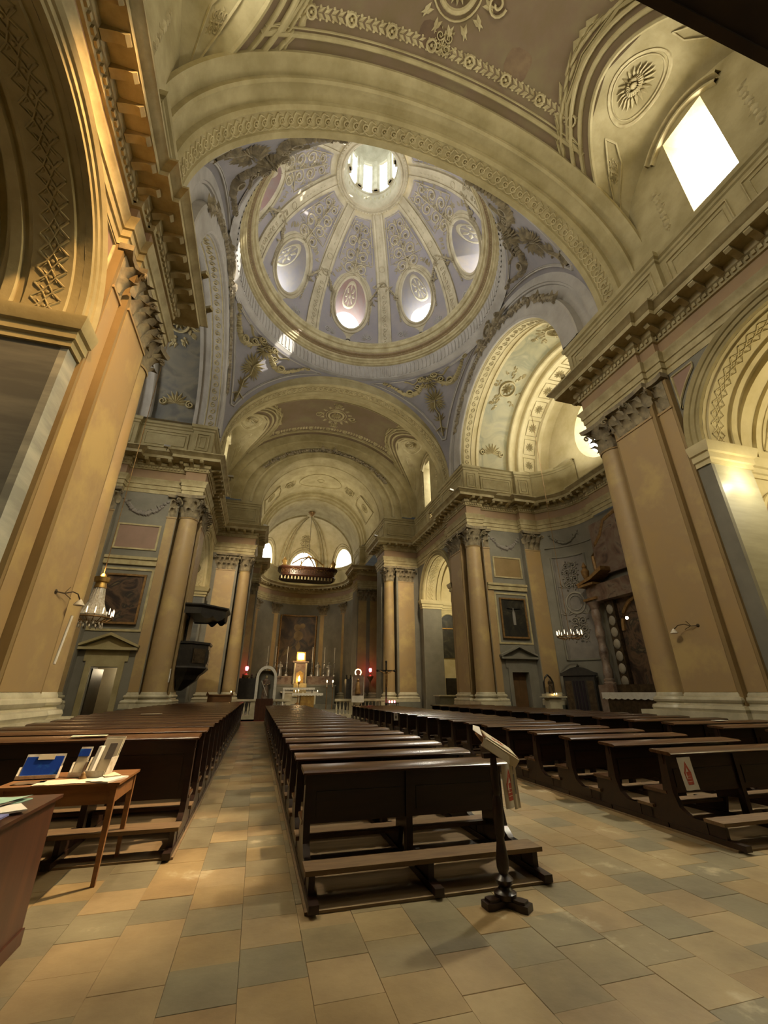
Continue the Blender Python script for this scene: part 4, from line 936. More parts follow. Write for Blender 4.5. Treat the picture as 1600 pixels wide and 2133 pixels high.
# ---- dome
M['ringgold'] = mat('brown_gilt_moulding', '7a6444', '8a7452', 3, 0.5)
DZ, DR, DH = 25.3, 7.25, 8.6
def df(az, th, h=0): return (XC + (DR - h) * cos(th) * cos(az), YD + (DR - h) * cos(th) * sin(az), DZ + (DH - h) * sin(th))
rg = MB(); prof = [(7.55, 21.9), (7.42, 22.2), (7.30, 22.3), (7.26, 22.42), (7.22, 22.45), (7.22, 23.55)]
rg.lathe(prof, 96, (XC, YD, 0)); rg.lathe([(7.22, 23.55), (7.12, 23.60), (7.12, 23.68), (7.02, 23.72), (7.0, 23.84), (6.90, 23.88), (6.88, 24.0)], 96, (XC, YD, 0), mi=1)
rg.lathe([(6.88, 24.0), (6.84, 24.02), (6.84, 24.16), (6.72, 24.22), (6.70, 24.3)], 96, (XC, YD, 0), mi=2)
rg.lathe([(6.70, 24.3), (6.62, 24.34), (6.58, 24.5), (6.60, 24.62), (6.50, 24.66), (6.46, 24.82), (6.42, 24.86), (6.42, 25.0), (6.5, 25.05), (7.0, 25.12), (7.3, 25.14), (7.27, 25.3)], 96, (XC, YD, 0), mi=1); rgo = struct('trim_11', rg, ['lilac_arch', 'rail', 'ringgold'], 'round moulded cornice ring at the foot of the dome', 'cornice')
og = Orn(lambda u, v, h: (XC + (7.22 - h) * cos(u), YD + (7.22 - h) * sin(u), v))
for i in range(150):
    a = 2 * pi * i / 150; og.ribbon([(a, 22.55), (a, 23.2), (a + .008, 23.45)], .022, .05)
og.mb.build('fluted_band', 'lilac_arch', rgo, kind='stuff')
og = Orn(lambda u, v, h: (XC + (6.84 - h) * cos(u), YD + (6.84 - h) * sin(u), v))
for i in range(260): a = 2 * pi * i / 260; og.blob(a, 24.09, .011, .06, 5)
for i in range(0): pass
og.mb.build('bead_course', 'cream', rgo, kind='stuff')
M['pink_pale'] = mat('pale_pink_plaster', '86685c', '847468', 1.5, 0.8)
M['reveal'] = mat('reveal_plaster', '877c6e', '7c7472', 1.5, 0.8)
TO = math.acos(2.35 / DR); dm = MB()
WTH = (R(10.7) + R(38.9)) / 2; WH = R(13.6); WA = R(10.2)
for k in range(8):
    c = R(45 * k); sec = rect(c - R(22.5), c + R(22.5), 0, R(48)); hole = ell(c, WTH, WA, WH, 40)
    radial(dm, lambda u, v: df(u, v), (c, WTH), sec, hole, 48, 4)
    dm.grid(lambda u, v: df(u, v), rng(c - R(22.5), c + R(22.5), 8), rng(R(48), TO, 8))
do = struct('ceiling_dome', dm, 'dome_cream', 'great ribbed dome with eight oval windows', 'dome')
panel_in = lambda c, s: None
for k in range(8):
    c = R(45 * k); e = Vector((cos(c), sin(c), 0)); tg = Vector((-sin(c), cos(c), 0))
    hole = ell(c, WTH, WA, WH, 40); inn = [Vector(df(u, v)) for u, v in hole]
    cen = Vector((XC, YD, 28.9)) + e * (DR + 1.45); outp = [cen + tg * (1.12 * cos(2 * pi * i / 40)) * 1 + Vector((0, 0, 1.62 * sin(2 * pi * i / 40) - .1)) for i in range(40)]
    # reveal of the oval opening
    rv = MB(); rv.grid(lambda i, t: tuple(inn[i] + (outp[i] - inn[i]) * t), range(40), rng(0, 1, 4), 0, True)
    rvo = rv.build('oval_reveal', 'pink_pale' if k in (2, 4) else 'reveal', do)
    # rosette stucco on the sloping ceiling of the reveal
    def rf(u, v, h, inn=inn, outp=outp):
        a = 10 - u * 5.2; i0 = int(math.floor(a)) % 40; f = a - math.floor(a); i1 = (i0 + 1) % 40
        p = inn[i0].lerp(inn[i1], f); q = outp[i0].lerp(outp[i1], f); m_ = p.lerp(q, v); ctr = cen - e * (1.45 - 1.45 * v) * .5
        d = (Vector((XC, YD, 28.9)) + e * (DR + 1.45 * v - .6) - m_).normalized(); return tuple(m_ + d * h)
    ro = Orn(rf); ro.ring(0, .48, .62, .10, .05, 24, .36)
    for q in range(8): a = 2 * pi * q / 8; ro.leaf(.16 * cos(a), .48 + .09 * sin(a), atan2(sin(a) * .6, cos(a)), .32, .14, .08)
    ro.blob(0, .48, .1, .1, 8); ro.mb.build('reveal_rosette', 'dome_cream', rvo)
    wcount[0] += 1; g = MB(); g.add([tuple(p) for p in outp], [tuple(range(40))])
    nms = ['right', 'far right', 'far', 'far left', 'left', 'near left', 'near', 'near right']
    g.build('window_%d' % wcount[0], 'glow_dome', kind='structure', label='oval window on the %s side of the dome' % nms[k], category='window')
    fr = Orn(lambda u, v, h: df(u, v, h))
    fr.loop([(c + WA * 1.07 * cos(t), WTH + WH * 1.05 * sin(t)) for t in rng(0, 2 * pi, 40)[:-1]], .028, .10)
    fr.loop([(c + WA * 1.3 * cos(t), WTH + WH * 1.2 * sin(t)) for t in rng(0, 2 * pi, 40)[:-1]], .014, .06)
    fr.mb.build('oval_frame', 'dome_cream', do)
    # lilac field above and beside each window with foliage
    def M2(u, v, h): th = v / 8.0; return df(c + u / (DR * max(cos(th), .25)), th, h)
    top_v = 8.0 * TO - .5; 
    fld = MB(); hwf = lambda v: (DR * cos(v / 8.0) * R(22.5)) - (.52 + .0 * v) + .02
    fld.grid(lambda v, x: M2(x * hwf(v), v, .02), rng(6.5, top_v, 14), rng(-1, 1, 8))
    fld.build('lilac_field', 'dome_panel', do)
    for sg in (-1, 1):
        f2 = MB(); f2.grid(lambda v, x: M2(sg * (lambda a_, b_: a_ + (b_ - a_) * x)(max(.15, 1.62 * sqrt(max(0, 1 - ((v - WTH * 8) / 2.35) ** 2)) + .02), hwf(v)), v, .02), rng(.45, 6.5, 16), (0, .5, 1)); f2.build('lilac_field', 'dome_panel', do)
        q = Orn(M2); q.frond(sg * 1.5, .75, pi / 2 + sg * .7, .8, .08, 6, .9); q.spiral(sg * 1.6, .95, .22, 0, sg, 1.4, .08, .08); q.ring(0, .42, .2, .1, .09, 12); q.ribbon([(sg * .6, .5), (sg * 2.0, .5)], .05, .04); q.mb.build('corner_stucco', 'lilac_arch', do)
    fo = Orn(M2); fo.loop([(-hwf(6.6) + .1, 6.3), (-hwf(top_v) + .05, top_v - .1), (hwf(top_v) - .05, top_v - .1), (hwf(6.6) - .1, 6.3)], .06, .05)
    fo.foliage(0, top_v - .3, 5.5, lambda t: max(.4, hwf(top_v - .3 + (5.5 - top_v) * t) * .8), .09, seed=k)
    rd = random.Random(40 + k)
    for q in range(70):
        v = rd.uniform(5.6, top_v - .3); u = rd.uniform(-1, 1) * hwf(v) * .82; fo.leaf(u, v, rd.uniform(0, 6.28), .26, .12, .08)
        if q % 3 == 0: fo.blob(u, v, .08, .1, 6)
    for q in range(18):
        a = rd.uniform(.5, 2.64); fo.leaf(1.75 * cos(a), WTH * 8 + 2.6 * sin(a), a + rd.uniform(-1, 1), .4, .16, .16)
    fo.mb.build('field_foliage', 'dome_cream', do, kind='stuff')
    # rib
    cr = c + R(22.5)
    def M3(u, v, h): th = v / 8.0; return df(cr + u / (DR * max(cos(th), .25)), th, h)
    rb = Orn(M3); hw_ = lambda v: .52 - .018 * v
    vs_ = rng(.0, 8.0 * TO, 24)
    rb.mb.grid(lambda v, j: M3(*[( -1, 0), (-1, 1), (-.6, 1), (-.6, .6), (.6, .6), (.6, 1), (1, 1), (1, 0)][j][:1] and (hw_(v) * [-1, -1, -.62, -.6, .6, .62, 1, 1][j], v, .13 * [0, 1, 1, .5, .5, 1, 1, 0][j])), vs_, range(8))
    rbo = rb.mb.build('rib', 'dome_cream', do)
    sc = Orn(lambda u, v, h: M3(u, v, h + .06))
    for q in range(11): v = .5 + .36 * q; sc.spiral(0, v, .17, q, 1 if q % 2 else -1, 1.1, .07, .05)
    for q in range(7): v = 6.9 + .3 * q; sc.leaf(0, v, pi / 2, .28, .16, .05)
    sc.ring(0, 6.1, .2, .07, .05, 14)
    for sg in (-1, 1):
        for q in range(12): sc.leaf(sg * (.15 + .07 * q), 5.1 - .12 * q + random.uniform(-.08, .08), random.uniform(0, 6.28), .36, .15, .16); sc.blob(sg * (.2 + .08 * q), 5.0 - .1 * q, .09, .16, 5)
        for q in range(8): sc.leaf(sg * (1.0 + .03 * q), 3.9 - .24 * q, -pi / 2 + sg * .4, .3, .13, .12)
    sc.mb.build('rib_stucco', 'dome_cream', rbo, kind='stuff')
# lantern
ln = MB(); zt = DZ + DH * sin(TO)
ln.lathe([(2.42, zt - .15), (2.36, zt - .3), (2.25, zt - .32), (2.2, zt - .2), (2.08, zt - .18), (2.02, zt - .28), (1.92, zt - .3), (1.86, zt - .2), (1.80, zt + .0), (1.76, zt + .1), (1.74, zt + .9), (1.68, zt + .95), (1.68, zt + 1.1), (1.74, zt + 1.15)], 64, (XC, YD, 0))
ln.lathe([(1.74, zt + 4.4), (1.6, zt + 4.45), (1.55, zt + 4.6), (1.65, zt + 4.7), (1.55, zt + 5.3), (1.1, zt + 5.9), (0.0, zt + 6.2)], 48, (XC, YD, 0))
for i in range(8):
    a = R(45 * i + 22.5)
    ln.box(-.28, .28, 1.5, 1.76, zt + 1.1, zt + 4.45, f=lambda x, y, z: (XC + x * cos(a) + y * sin(a), YD - x * sin(a) + y * cos(a), z))
    ln.box(-.12, .12, 1.42, 1.6, zt + 1.1, zt + 4.45, f=lambda x, y, z: (XC + x * cos(a) + y * sin(a), YD - x * sin(a) + y * cos(a), z))
lo = struct('ceiling_lantern', ln, 'dome_cream', 'bright lantern at the top of the dome', 'lantern')
og = Orn(lambda u, v, h: (XC + (1.76 - h) * cos(u), YD + (1.76 - h) * sin(u), v))
for i in range(36): og.leaf(2 * pi * i / 36, zt + .25, pi / 2, .5, .12, .05)
og.mb.build('scallop_band', 'rail', lo)
og = Orn(lambda u, v, h: (XC + v * cos(u), YD + v * sin(u), zt - .3 - h))
for i in range(72): og.blob(2 * pi * i / 72, 2.3, .03, .05, 5)
og.mb.build('bead_course', 'rail', lo, kind='stuff')
for i in range(8):
    a = R(45 * i); wcount[0] += 1; g = MB(); q = R(13.5)
    g.add([(XC + 1.74 * cos(a + t), YD + 1.74 * sin(a + t), z) for t, z in ((-q, zt + 1.2), (q, zt + 1.2), (q, zt + 4.3), (-q, zt + 4.3))], [(0, 1, 2, 3)])
    g.build('window_%d' % wcount[0], 'glow_lantern', kind='structure', label='narrow upright window of the lantern facing %s' % ['right', 'far right', 'far', 'far left', 'left', 'near left', 'near', 'near right'][i], category='window')

# unseen shell added round the vaults to stop sky light leaking in
sh = MB(); radial(sh, lambda u, v: (u, v, 23.4), (XC, YD), rect(-18.5, 26, -3.3, 54), ell(XC, YD, 7.9, 7.9, 48), 48, 2)
for a_, b_ in (((-18.5, -3.3), (26, -3.3)), ((26, -3.3), (26, 54)), ((26, 54), (-18.5, 54)), ((-18.5, 54), (-18.5, -3.3))): sh.add([(*a_, -.4), (*b_, -.4), (*b_, 23.4), (*a_, 23.4)], [(0, 1, 2, 3)])
struct('ceiling_leak_shell', sh, 'jamb', 'unseen shell added round the vaults to block light leaks', 'roof')
# dark wooden gallery over the entrance
lf = MB(); lf.box(XC - 4.0, XC + 7.7, -2.95, .80, 7.0, 8.1); lf.box(XC - 4.05, XC + 7.75, .78, .86, 6.95, 7.15); lf.box(XC - 4.05, XC + 7.75, .78, .9, 8.0, 8.15)
t = thing('organ_gallery', 'dark wooden gallery overhead at the upper right corner', 'gallery'); lf.build('floor_box', 'loft', t)
for i in range(10): b = MB(); b.box(XC - 3.4 + 1.08 * i, XC - 2.5 + 1.08 * i, .8, .83, 7.25, 7.95); b.build('front_panel', 'loft', t)

# ------------------------------------------------------------------ pews
ORD = ['nearest', 'second', 'third', 'fourth', 'fifth', 'sixth', 'seventh', 'eighth', 'ninth', 'tenth', 'eleventh', 'twelfth', 'thirteenth', 'fourteenth', 'fifteenth', 'sixteenth', 'seventeenth', 'eighteenth', 'nineteenth', 'twentieth', 'twenty-first', 'twenty-second', 'twenty-third', 'twenty-fourth', 'twenty-fifth']
def make_pew(w, top, kneel, seat, label, group, spacing, panels=2, closed=False):
    """back plane at y=0, people face +y; kneeler on the near side (-y)"""
    t = thing('pew', label, 'pew', (0, 0, 0), None, group); h = w / 2
    def bb(name, m, *bx): b = MB(); [b.box(*q) for q in bx]; return b.build(name, m, t, sharp=30)
    b = MB(); b.prism([(-.16, top - .035), (.13, top - .02), (.15, top), (.13, top + .018), (-.15, top + .005), (-.18, top - .015)], lambda y, z: (-h - .03, y, z), lambda y, z: (h + .03, y, z))
    b.build('top_rail', 'woodtop', t)
    b = MB(); b.box(-h, h, -.01, .02, top - .14, top - .035); b.build('frieze_board', 'wood', t)
    n = panels; up = []
    for i in range(n + 1):
        x = -h + .04 + (w - .08) * i / n; up.append(x)
        b = MB(); b.prism([(-.035, .06), (.06, .06), (.06, top - .03), (-.03, top - .03)] if i not in (0, n) else [(-.40, .06), (.30, .06), (.24, .30), (.10, .42), (.075, .6), (.06, top - .03), (-.04, top - .03), (-.04, .42), (-.09, .27), (-.2, kneel), (-.40, kneel)], lambda y, z: (x - .032, y, z), lambda y, z: (x + .032, y, z))
        b.build('end_frame' if i in (0, n) else 'upright', 'wood', t)
    for i in range(n):
        a, c = up[i] + .034, up[i + 1] - .034
        b = MB(); b.box(a, c, -.005, .012, .40 if not closed else .12, top - .13); b.box(a + .05, c - .05, -.014, -.004, .46 if not closed else .2, top - .2); b.build('back_panel', 'wood', t)
    b = MB(); b.box(-h - .02, h + .02, -.64, -.40, kneel, kneel + .035); b.build('kneeler', 'woodworn', t)
    for i in range(n + 1):
        x = up[i]; b = MB(); b.box(x - .025, x + .025, -.60, -.2, .06, kneel); b.build('kneeler_bracket', 'wood', t)
    b = MB(); b.box(-h, h, .05, .40, seat, seat + .035); b.build('seat', 'woodtop', t)
    for i in range(n + 1):
        x = up[i]; b = MB(); b.prism([(.30, .06), (.37, .06), (.36, seat), (.05, seat), (.05, seat - .1), (.24, seat - .12)], lambda y, z: (x - .025, y, z), lambda y, z: (x + .025, y, z)); b.build('seat_bracket', 'wood', t)
    for i in range(n + 1):
        x = up[i]; b = MB(); b.box(x - .04, x + .04, -.66 - (.12 if i else .14), spacing - .66 - .16, 0.021, .075); b.build('floor_runner', 'wood', t)
    return t
def pew_block(x0, x1, y0, n, sp, top, kneel, seat, where, group, panels=2, closed=False, lab=None):
    w = x1 - x0; first = None
    for i in range(n):
        l = lab[i] if lab and lab[i] else '%s dark wooden pew of the %s, counted from the viewer' % (ORD[i], where)
        loc = ((x0 + x1) / 2, y0 + sp * i, 0)
        if first is None: first = make_pew(w, top, kneel, seat, l, group, sp, panels, closed); first.location = loc
        else: dup(first, loc, None, l, group)
C_Y, C_S = 4.86, .92
pew_block(.55, 2.70, C_Y, 24, C_S, .86, .20, .385, 'centre block', 'pews of the centre block')
pew_block(5.10, 7.50, 4.95, 22, .93, .86, .20, .385, 'right block beside the wide aisle', 'pews of the right block')
pew_block(-3.85, -.66, 6.35, 21, .95, 1.06, .22, .385, 'left block', 'pews of the left block', 3)
pew_block(8.2, 10.9, 5.6, 16, 1.0, .98, .20, .44, 'outer right block along the piers', 'pews of the outer right block', 3, True)
def platform(x0, x1, y0, y1, label):
    b = MB(); b.box(x0, x1, y0, y1, 0, .02); b.build('pew_platform', 'woodworn_floor', label=label, category='platform')
M['woodworn_floor'] = mat('dusty_boards', (0.22, 0.15, 0.08), (0.15, 0.10, 0.05), 2.0, 0.6, stretch=(1, 6, 1))
platform(.53, 2.72, C_Y - .74, C_Y + 23 * C_S + .5, 'low dusty board platform under the centre pews')
platform(5.08, 7.52, 4.95 - .72, 4.95 + 21 * .93 + .5, 'low dusty board platform under the right pews')
platform(-3.87, -.64, 6.35 - .7, 6.35 + 20 * .95 + .5, 'low dusty board platform under the left pews')

# notices hung on pews
def sheet(name, w, h, m, loc, rot, label, cat='notice', bend=.02, print_=None, small=False, tilt=0.0):
    t = thing(name, label, cat, loc); t.rotation_euler = (tilt, 0, rot)
    b = MB(); b.grid(lambda u, v: (u * w / 2, bend * (v ** 2) * -1 + .01 * sin(3 * u), -h * v), rng(-1, 1, 6), rng(0, 1, 6)); 
    b.grid(lambda u, v: (u * w / 2, bend * (v ** 2) * -1 + .01 * sin(3 * u) + .002, -h * v), rng(-1, 1, 6), rng(0, 1, 6)); b.build('sheet', m, t)
    q = Orn(lambda u, v, d: (u * w / 2, bend * (v ** 2) * -1 + .01 * sin(3 * u) - .0015 - d, -h * v))
    if print_ == 'basket':
        pm = q.mb
        bk = [(-.62, .50), (.62, .50), (.50, .84), (-.50, .84)]
        q._a([(u, v, .001) for u, v in bk] , [(0, 1, 2, 3)])
        q.ribbon([(-.52, .50), (0, .18), (.52, .50)], .13, .001); q.ribbon([(-.62, .48), (.62, .48)], .06, .001)
        q.ribbon([(-.3, .44), (0, .28), (.3, .44)], .05, .001)
        q.mb.build('red_basket_print', 'redprint', t)
        q2 = Orn(q.fn)
        for i in range(3): q2.ribbon([(-.52 + .03 * i, .58 + .08 * i), (.52 - .03 * i, .58 + .08 * i)], .014, .0022)
        q2.mb.build('print_lines', 'paper', t)
    else:
        q.ribbon([(-.4, .35), (0, .2), (.4, .35)], .12, .001); q._a([(u, v, .001) for u, v in ((-.45, .4), (.45, .4), (.45, .75), (-.45, .75))], [(0, 1, 2, 3)])
        q.mb.build('grey_print', 'ink', t)
    return t
sheet('notice', .21, .34, 'paperwhite', (5.17, 4.70, .82), 0, 'white notice with red basket on the nearest right pew', print_='basket', tilt=-.05)
sheet('notice', .17, .26, 'paperwhite', (-.80, 6.35 + .95 * 16 - .15, 1.02), 0, 'small white notice on a far pew of the left block beside the aisle')
sheet('notice', .17, .26, 'paperwhite', (5.22, 4.95 + .93 * 13 - .15, .83), 0, 'small white notice on a far pew of the right block')
sheet('notice', .18, .28, 'paperwhite', (9.25, 5.6 + 14 - .18, .95), 0, 'small white notice on a back pew of the outer right block')
for (x, y, z, w_, d_, lb, mm) in ((-1.85, 6.28, 1.082, .36, .13, 'sheet of paper lying on the rail of the nearest left pew', 'paper'), (-2.35, 6.35 + .95 * 6 - .05, 1.082, .45, .13, 'folded paper lying on the rail of a left pew further back', 'paper'),
                                  (1.75, C_Y + C_S * 17 - .04, .882, .5, .2, 'white papers on the rail of a far centre pew', 'paperwhite'), (9.6, 7.6, 1.0, .3, .16, 'small white paper on an outer right pew', 'paperwhite'), (9.5, 5.58, 1.0, .34, .16, 'white leaflet on the nearest outer right pew rail', 'paperwhite')):
    b = MB(); b.box(-w_ / 2, w_ / 2, -d_ / 2, d_ / 2, 0, .006); b.build('paper_sheet', mm, None, (x, y, z + .002), .08, label=lb, category='paper')

# ------------------------------------------------------------------ lectern stand with box of leaflets
LX, LY = 2.10, 3.86
t = thing('wooden_stand', 'turned dark wooden stand with three flat feet at the end of the nearest centre pew', 'stand', (LX, LY, 0))
b = MB()
b.lathe([(.001, .0), (.085, .05), (.09, .085), (.06, .10), (.045, .12), (.07, .145), (.075, .17), (.05, .19), (.035, .20), (.05, .24), (.052, .30), (.036, .40), (.030, .44), (.04, .46), (.045, .6), (.04, .7), (.028, .74), (.036, .76), (.036, .79), (.03, .82), (.034, .9), (.026, 1.05), (.022, 1.08)], 18)
b.build('turned_post', 'wood', t)
for k in range(3):
    a = R(-55 + 120 * k); b = MB()
    f0 = lambda x, y: (x * cos(a) - y * sin(a), x * sin(a) + y * cos(a))
    pl_ = [(0, -.05), (.09, -.045), (.145, -.06), (.20, -.05), (.20, .05), (.145, .06), (.09, .045), (0, .05)]
    b.prism(pl_, lambda x, y: (*f0(x, y), 0.0), lambda x, y: (*f0(x, y), .045)); b.prism([(x * .86, y * .75) for x, y in pl_], lambda x, y: (*f0(x, y), .045), lambda x, y: (*f0(x, y), .062)); b.build('foot', 'wood', t)
b = MB(); b.box(-.10, .10, -.02, .02, 1.02, 1.06); b.build('cross_bar', 'wood', t)
# sloping rack with book box, leaflets
t = thing('leaflet_box', 'open wooden box of leaflets tilted on top of the turned stand', 'box', (LX + .03, LY, 1.085)); t.rotation_euler = (R(24), R(29), R(6))
b = MB(); b.box(-.19, .19, -.07, .10, 0, .012); b.box(-.19, -.18, -.07, .10, .012, .06); b.box(.18, .19, -.07, .10, .012, .06); b.box(-.18, .18, .088, .1, .012, .06); b.build('tray', 'wood_light', t)
b = MB(); b.box(-.185, .185, -.10, -.07, -.02, .055); b.build('front_board', 'boxwood', t) if False else b.build('front_board', 'paper', t)
for k in range(5):
    b = MB(); b.box(-.17, .17, -.055, .082, 0, .008); b.build('leaflet', 'paperwhite' if k % 2 else 'paper', t, (random.uniform(-.008, .008), random.uniform(-.004, .004), .016 + .0095 * k), random.uniform(-.05, .05))
b = MB(); b.box(-.16, .16, -.05, .08, 0, .001); b.build('red_cover_print', 'paper', t, (0, 0, .0635))
q = Orn(lambda u, v, h: (u, v, .065 + h)); q.rosette(.02, .02, .045, .002, 8); q.rosette(-.06, .0, .03, .002, 7); q.mb.build('red_flower_print', 'redprint', t)
def loose(name, label, pts, m, cat='paper', thick=.002):
    b = MB(); vs = pts; n = len(vs)
    a, c_, d = Vector(vs[0]), Vector(vs[1]), Vector(vs[-1]); nn = (c_ - a).cross(d - a).normalized() * thick
    b.add(vs + [tuple(Vector(v) + nn) for v in vs], [tuple(range(n)), tuple(range(2 * n - 1, n - 1, -1))] + [(i, (i + 1) % n, n + (i + 1) % n, n + i) for i in range(n)])
    return b.build(name, m, None, label=label, category=cat)
loose('leaflet', 'cream leaflet sticking out below the box on the stand', [(1.960, 3.74, 1.195), (2.190, 3.73, 1.045), (2.175, 3.71, .985), (1.940, 3.72, 1.13)], 'paper')
loose('open_booklet', 'open booklet cover sticking out at the upper end of the box', [(1.890, 3.80, 1.25), (1.960, 3.76, 1.20), (2.010, 3.9, 1.265), (1.960, 3.93, 1.28)], 'paperwhite')
sheet('hanging_leaflet', .085, .42, 'paper', (2.27, 3.84, 1.06), .35, 'long narrow printed leaflet hanging from the stand', 'paper')
sheet('notice', .17, .34, 'paperwhite', (2.29, 3.95, .96), .30, 'white notice with red basket hanging behind the turned stand', print_='basket', tilt=.02)

# ------------------------------------------------------------------ table with leaflet holders, desk with magazines
TX0, TX1, TY0, TY1, TZ = -2.12, -1.18, 5.12, 5.84, .78
t = thing('side_table', 'small orange-brown wooden table with leaflets on it at the left', 'table', ((TX0 + TX1) / 2, (TY0 + TY1) / 2, 0)); hw, hd_ = (TX1 - TX0) / 2, (TY1 - TY0) / 2
b = MB(); b.box(-hw - .03, hw + .03, -hd_ - .03, hd_ + .03, TZ - .022, TZ); b.build('table_top', 'wood_light', t)
b = MB(); b.box(-hw + .02, hw - .02, -hd_ + .005, -hd_ + .025, TZ - .17, TZ - .022); b.box(-hw + .02, hw - .02, hd_ - .025, hd_ - .005, TZ - .17, TZ - .022); b.box(hw - .025, hw - .005, -hd_ + .02, hd_ - .02, TZ - .17, TZ - .022); b.box(-hw + .005, -hw + .025, -hd_ + .02, hd_ - .02, TZ - .17, TZ - .022); b.build('apron', 'wood_light', t)
for sx in (-1, 1):
    for sy in (-1, 1):
        b = MB(); 
        x, y = sx * (hw - .02), sy * (hd_ - .02)
        b.add([(x + a * k, y + c_ * k, z) for z, k in ((0, .017), (TZ - .022, .027)) for a, c_ in ((-1, -1), (1, -1), (1, 1), (-1, 1))], [(3, 2, 1, 0), (4, 5, 6, 7)] + [(i, (i + 1) % 4, 4 + (i + 1) % 4, 4 + i) for i in range(4)]); b.build('leg', 'wood_light', t)
def holder(x, y, w, h, d, m, label, tilt=R(-25), rz=0.0, mats=('crystal',)):
    t = thing('leaflet_holder', label, 'holder', (x, y, TZ + .003), rz)
    b = MB(); f = lambda a, c_, z: (a, c_ - z * math.tan(tilt), z)
    b.box(-w / 2, w / 2, 0, .006, .0, h, f=f); b.box(-w / 2, w / 2, -d, 0, 0, .006); b.box(-w / 2, w / 2, -d, -d + .006, 0, h * .18); b.box(-w / 2 - .004, -w / 2, -d, .006, 0, h * .5, f=f); b.box(w / 2, w / 2 + .004, -d, .006, 0, h * .5, f=f); b.build('stand', 'crystal', t)
    b = MB(); b.box(-w / 2 + .01, w / 2 - .01, -.012, -.004, .012, h - .02, f=f); b.build('leaflet', m, t)
    return t, f
t, f = holder(-1.98, 5.5, .34, .20, .05, 'blue', 'deep blue leaflet in a wide tilted holder on the left table')
b = MB(); b.box(-.06, .08, -.02, -.013, .155, .2, f=f); b.build('leaflet_tab', 'paper', t)
t, f = holder(-1.66, 5.52, .11, .25, .05, 'paper', 'narrow tilted holder with a pale card on the table', rz=-.1)
b = MB(); b.box(-.05, .05, -.02, -.013, .17, .235, f=f); b.build('card_heading', 'blue', t)
t, f = holder(-1.44, 5.50, .20, .34, .12, 'paper', 'tall clear leaflet holder with a printed sheet at the right of the table', rz=-.25)
b = MB(); b.box(-.02, .055, -.024, -.013, .14, .28, f=f); b.build('picture_print', 'ink', t)
b = MB(); b.box(-.09, -.06, -.09, -.03, .02, .26, f=f); b.build('leaflet_stack', 'paperwhite', t)
t = thing('bell', 'small brass figurine between the holders on the table', 'figurine', (-1.55, 5.36, TZ + .006)); b = MB(); b.lathe([(.035, 0), (.034, .008), (.02, .03), (.018, .045), (.008, .055), (.001, .06)], 14); b.build('body', 'oldgold', t)
for i, (x, y, w_, d_, rz, m_, lb) in enumerate(((-1.62, 5.24, .52, .26, .06, 'paper', 'large printed sheet spread along the front edge of the table'), (-1.30, 5.25, .22, .3, -.35, 'paperwhite', 'pale sheet at the right front corner of the table'), (-1.33, 5.42, .14, .24, .5, 'paper', 'cream leaflet leaning by the tall holder'), (-1.95, 5.27, .24, .16, 0, 'woodworn', 'brown folder at the left front corner of the table'))):
    b = MB(); b.grid(lambda u, v: (u * w_ / 2, v * d_ / 2, .004 + .01 * (i % 3) + .008 * max(0, -v - .6) * sin(6 * u)), rng(-1, 1, 12), rng(-1, 1, 6)); b.box(-w_ / 2, w_ / 2, -d_ / 2, d_ / 2, 0, .003 + .01 * (i % 3)); b.build('leaflet', m_, None, (x, y, TZ + .002), rz, label=lb, category='paper')
b = MB(); b.box(-.03, .03, -.06, .06, 0, .002); 

t = thing('wooden_counter', 'large brown wooden counter cut off by the lower left corner', 'counter', (-1.8, 3.1, 0))
b = MB(); b.box(-.44, .44, -1.2, 1.13, .0, .83); b.build('body', 'wood_red', t)
b = MB(); b.box(-.47, .47, -1.23, 1.16, .83, .852); b.build('counter_top', 'wood_red', t)
b = MB(); b.box(-.445, .452, -1.25, 1.14, 0, .09); b.build('kick_board', 'wood_red', t)
MG = [(-1.70, 4.05, .40, .25, -.30, 'teal', 'magazine with pale teal cover at the far corner of the counter'), (-1.66, 3.84, .34, .22, -.28, 'ink', 'grey brochure on the counter beside the teal magazine'), (-1.52, 3.68, .32, .22, .55, 'paperwhite', 'white sheet on the counter in front of the brochures'), (-1.47, 3.36, .22, .34, .04, 'lav', 'pale lilac folder at the near edge of the counter')]
M['lav'] = mat('lilac_paper', '8f92c8', '7d80b8', 5, 0.6)
for i, (x, y, w_, d_, rz, m_, lb) in enumerate(MG):
    t = thing('magazine', lb, 'magazine', (x, y, .854 + .007 * i), rz)
    b = MB(); b.grid(lambda u, v: (u * w_ / 2, v * d_ / 2, .010 + .018 * max(0, u) ** 2 * (1 if i < 2 else 0)), rng(-1, 1, 8), (-1, 1)); b.box(-w_ / 2, w_ / 2, -d_ / 2, d_ / 2, 0, .007); b.build('cover', m_, t)
    if i < 2: b = MB(); b.box(-w_ * .4, -w_ * .05, -d_ * .3, d_ * .35, .0101, .0112); b.build('cover_picture', 'ink' if i == 0 else 'teal', t)

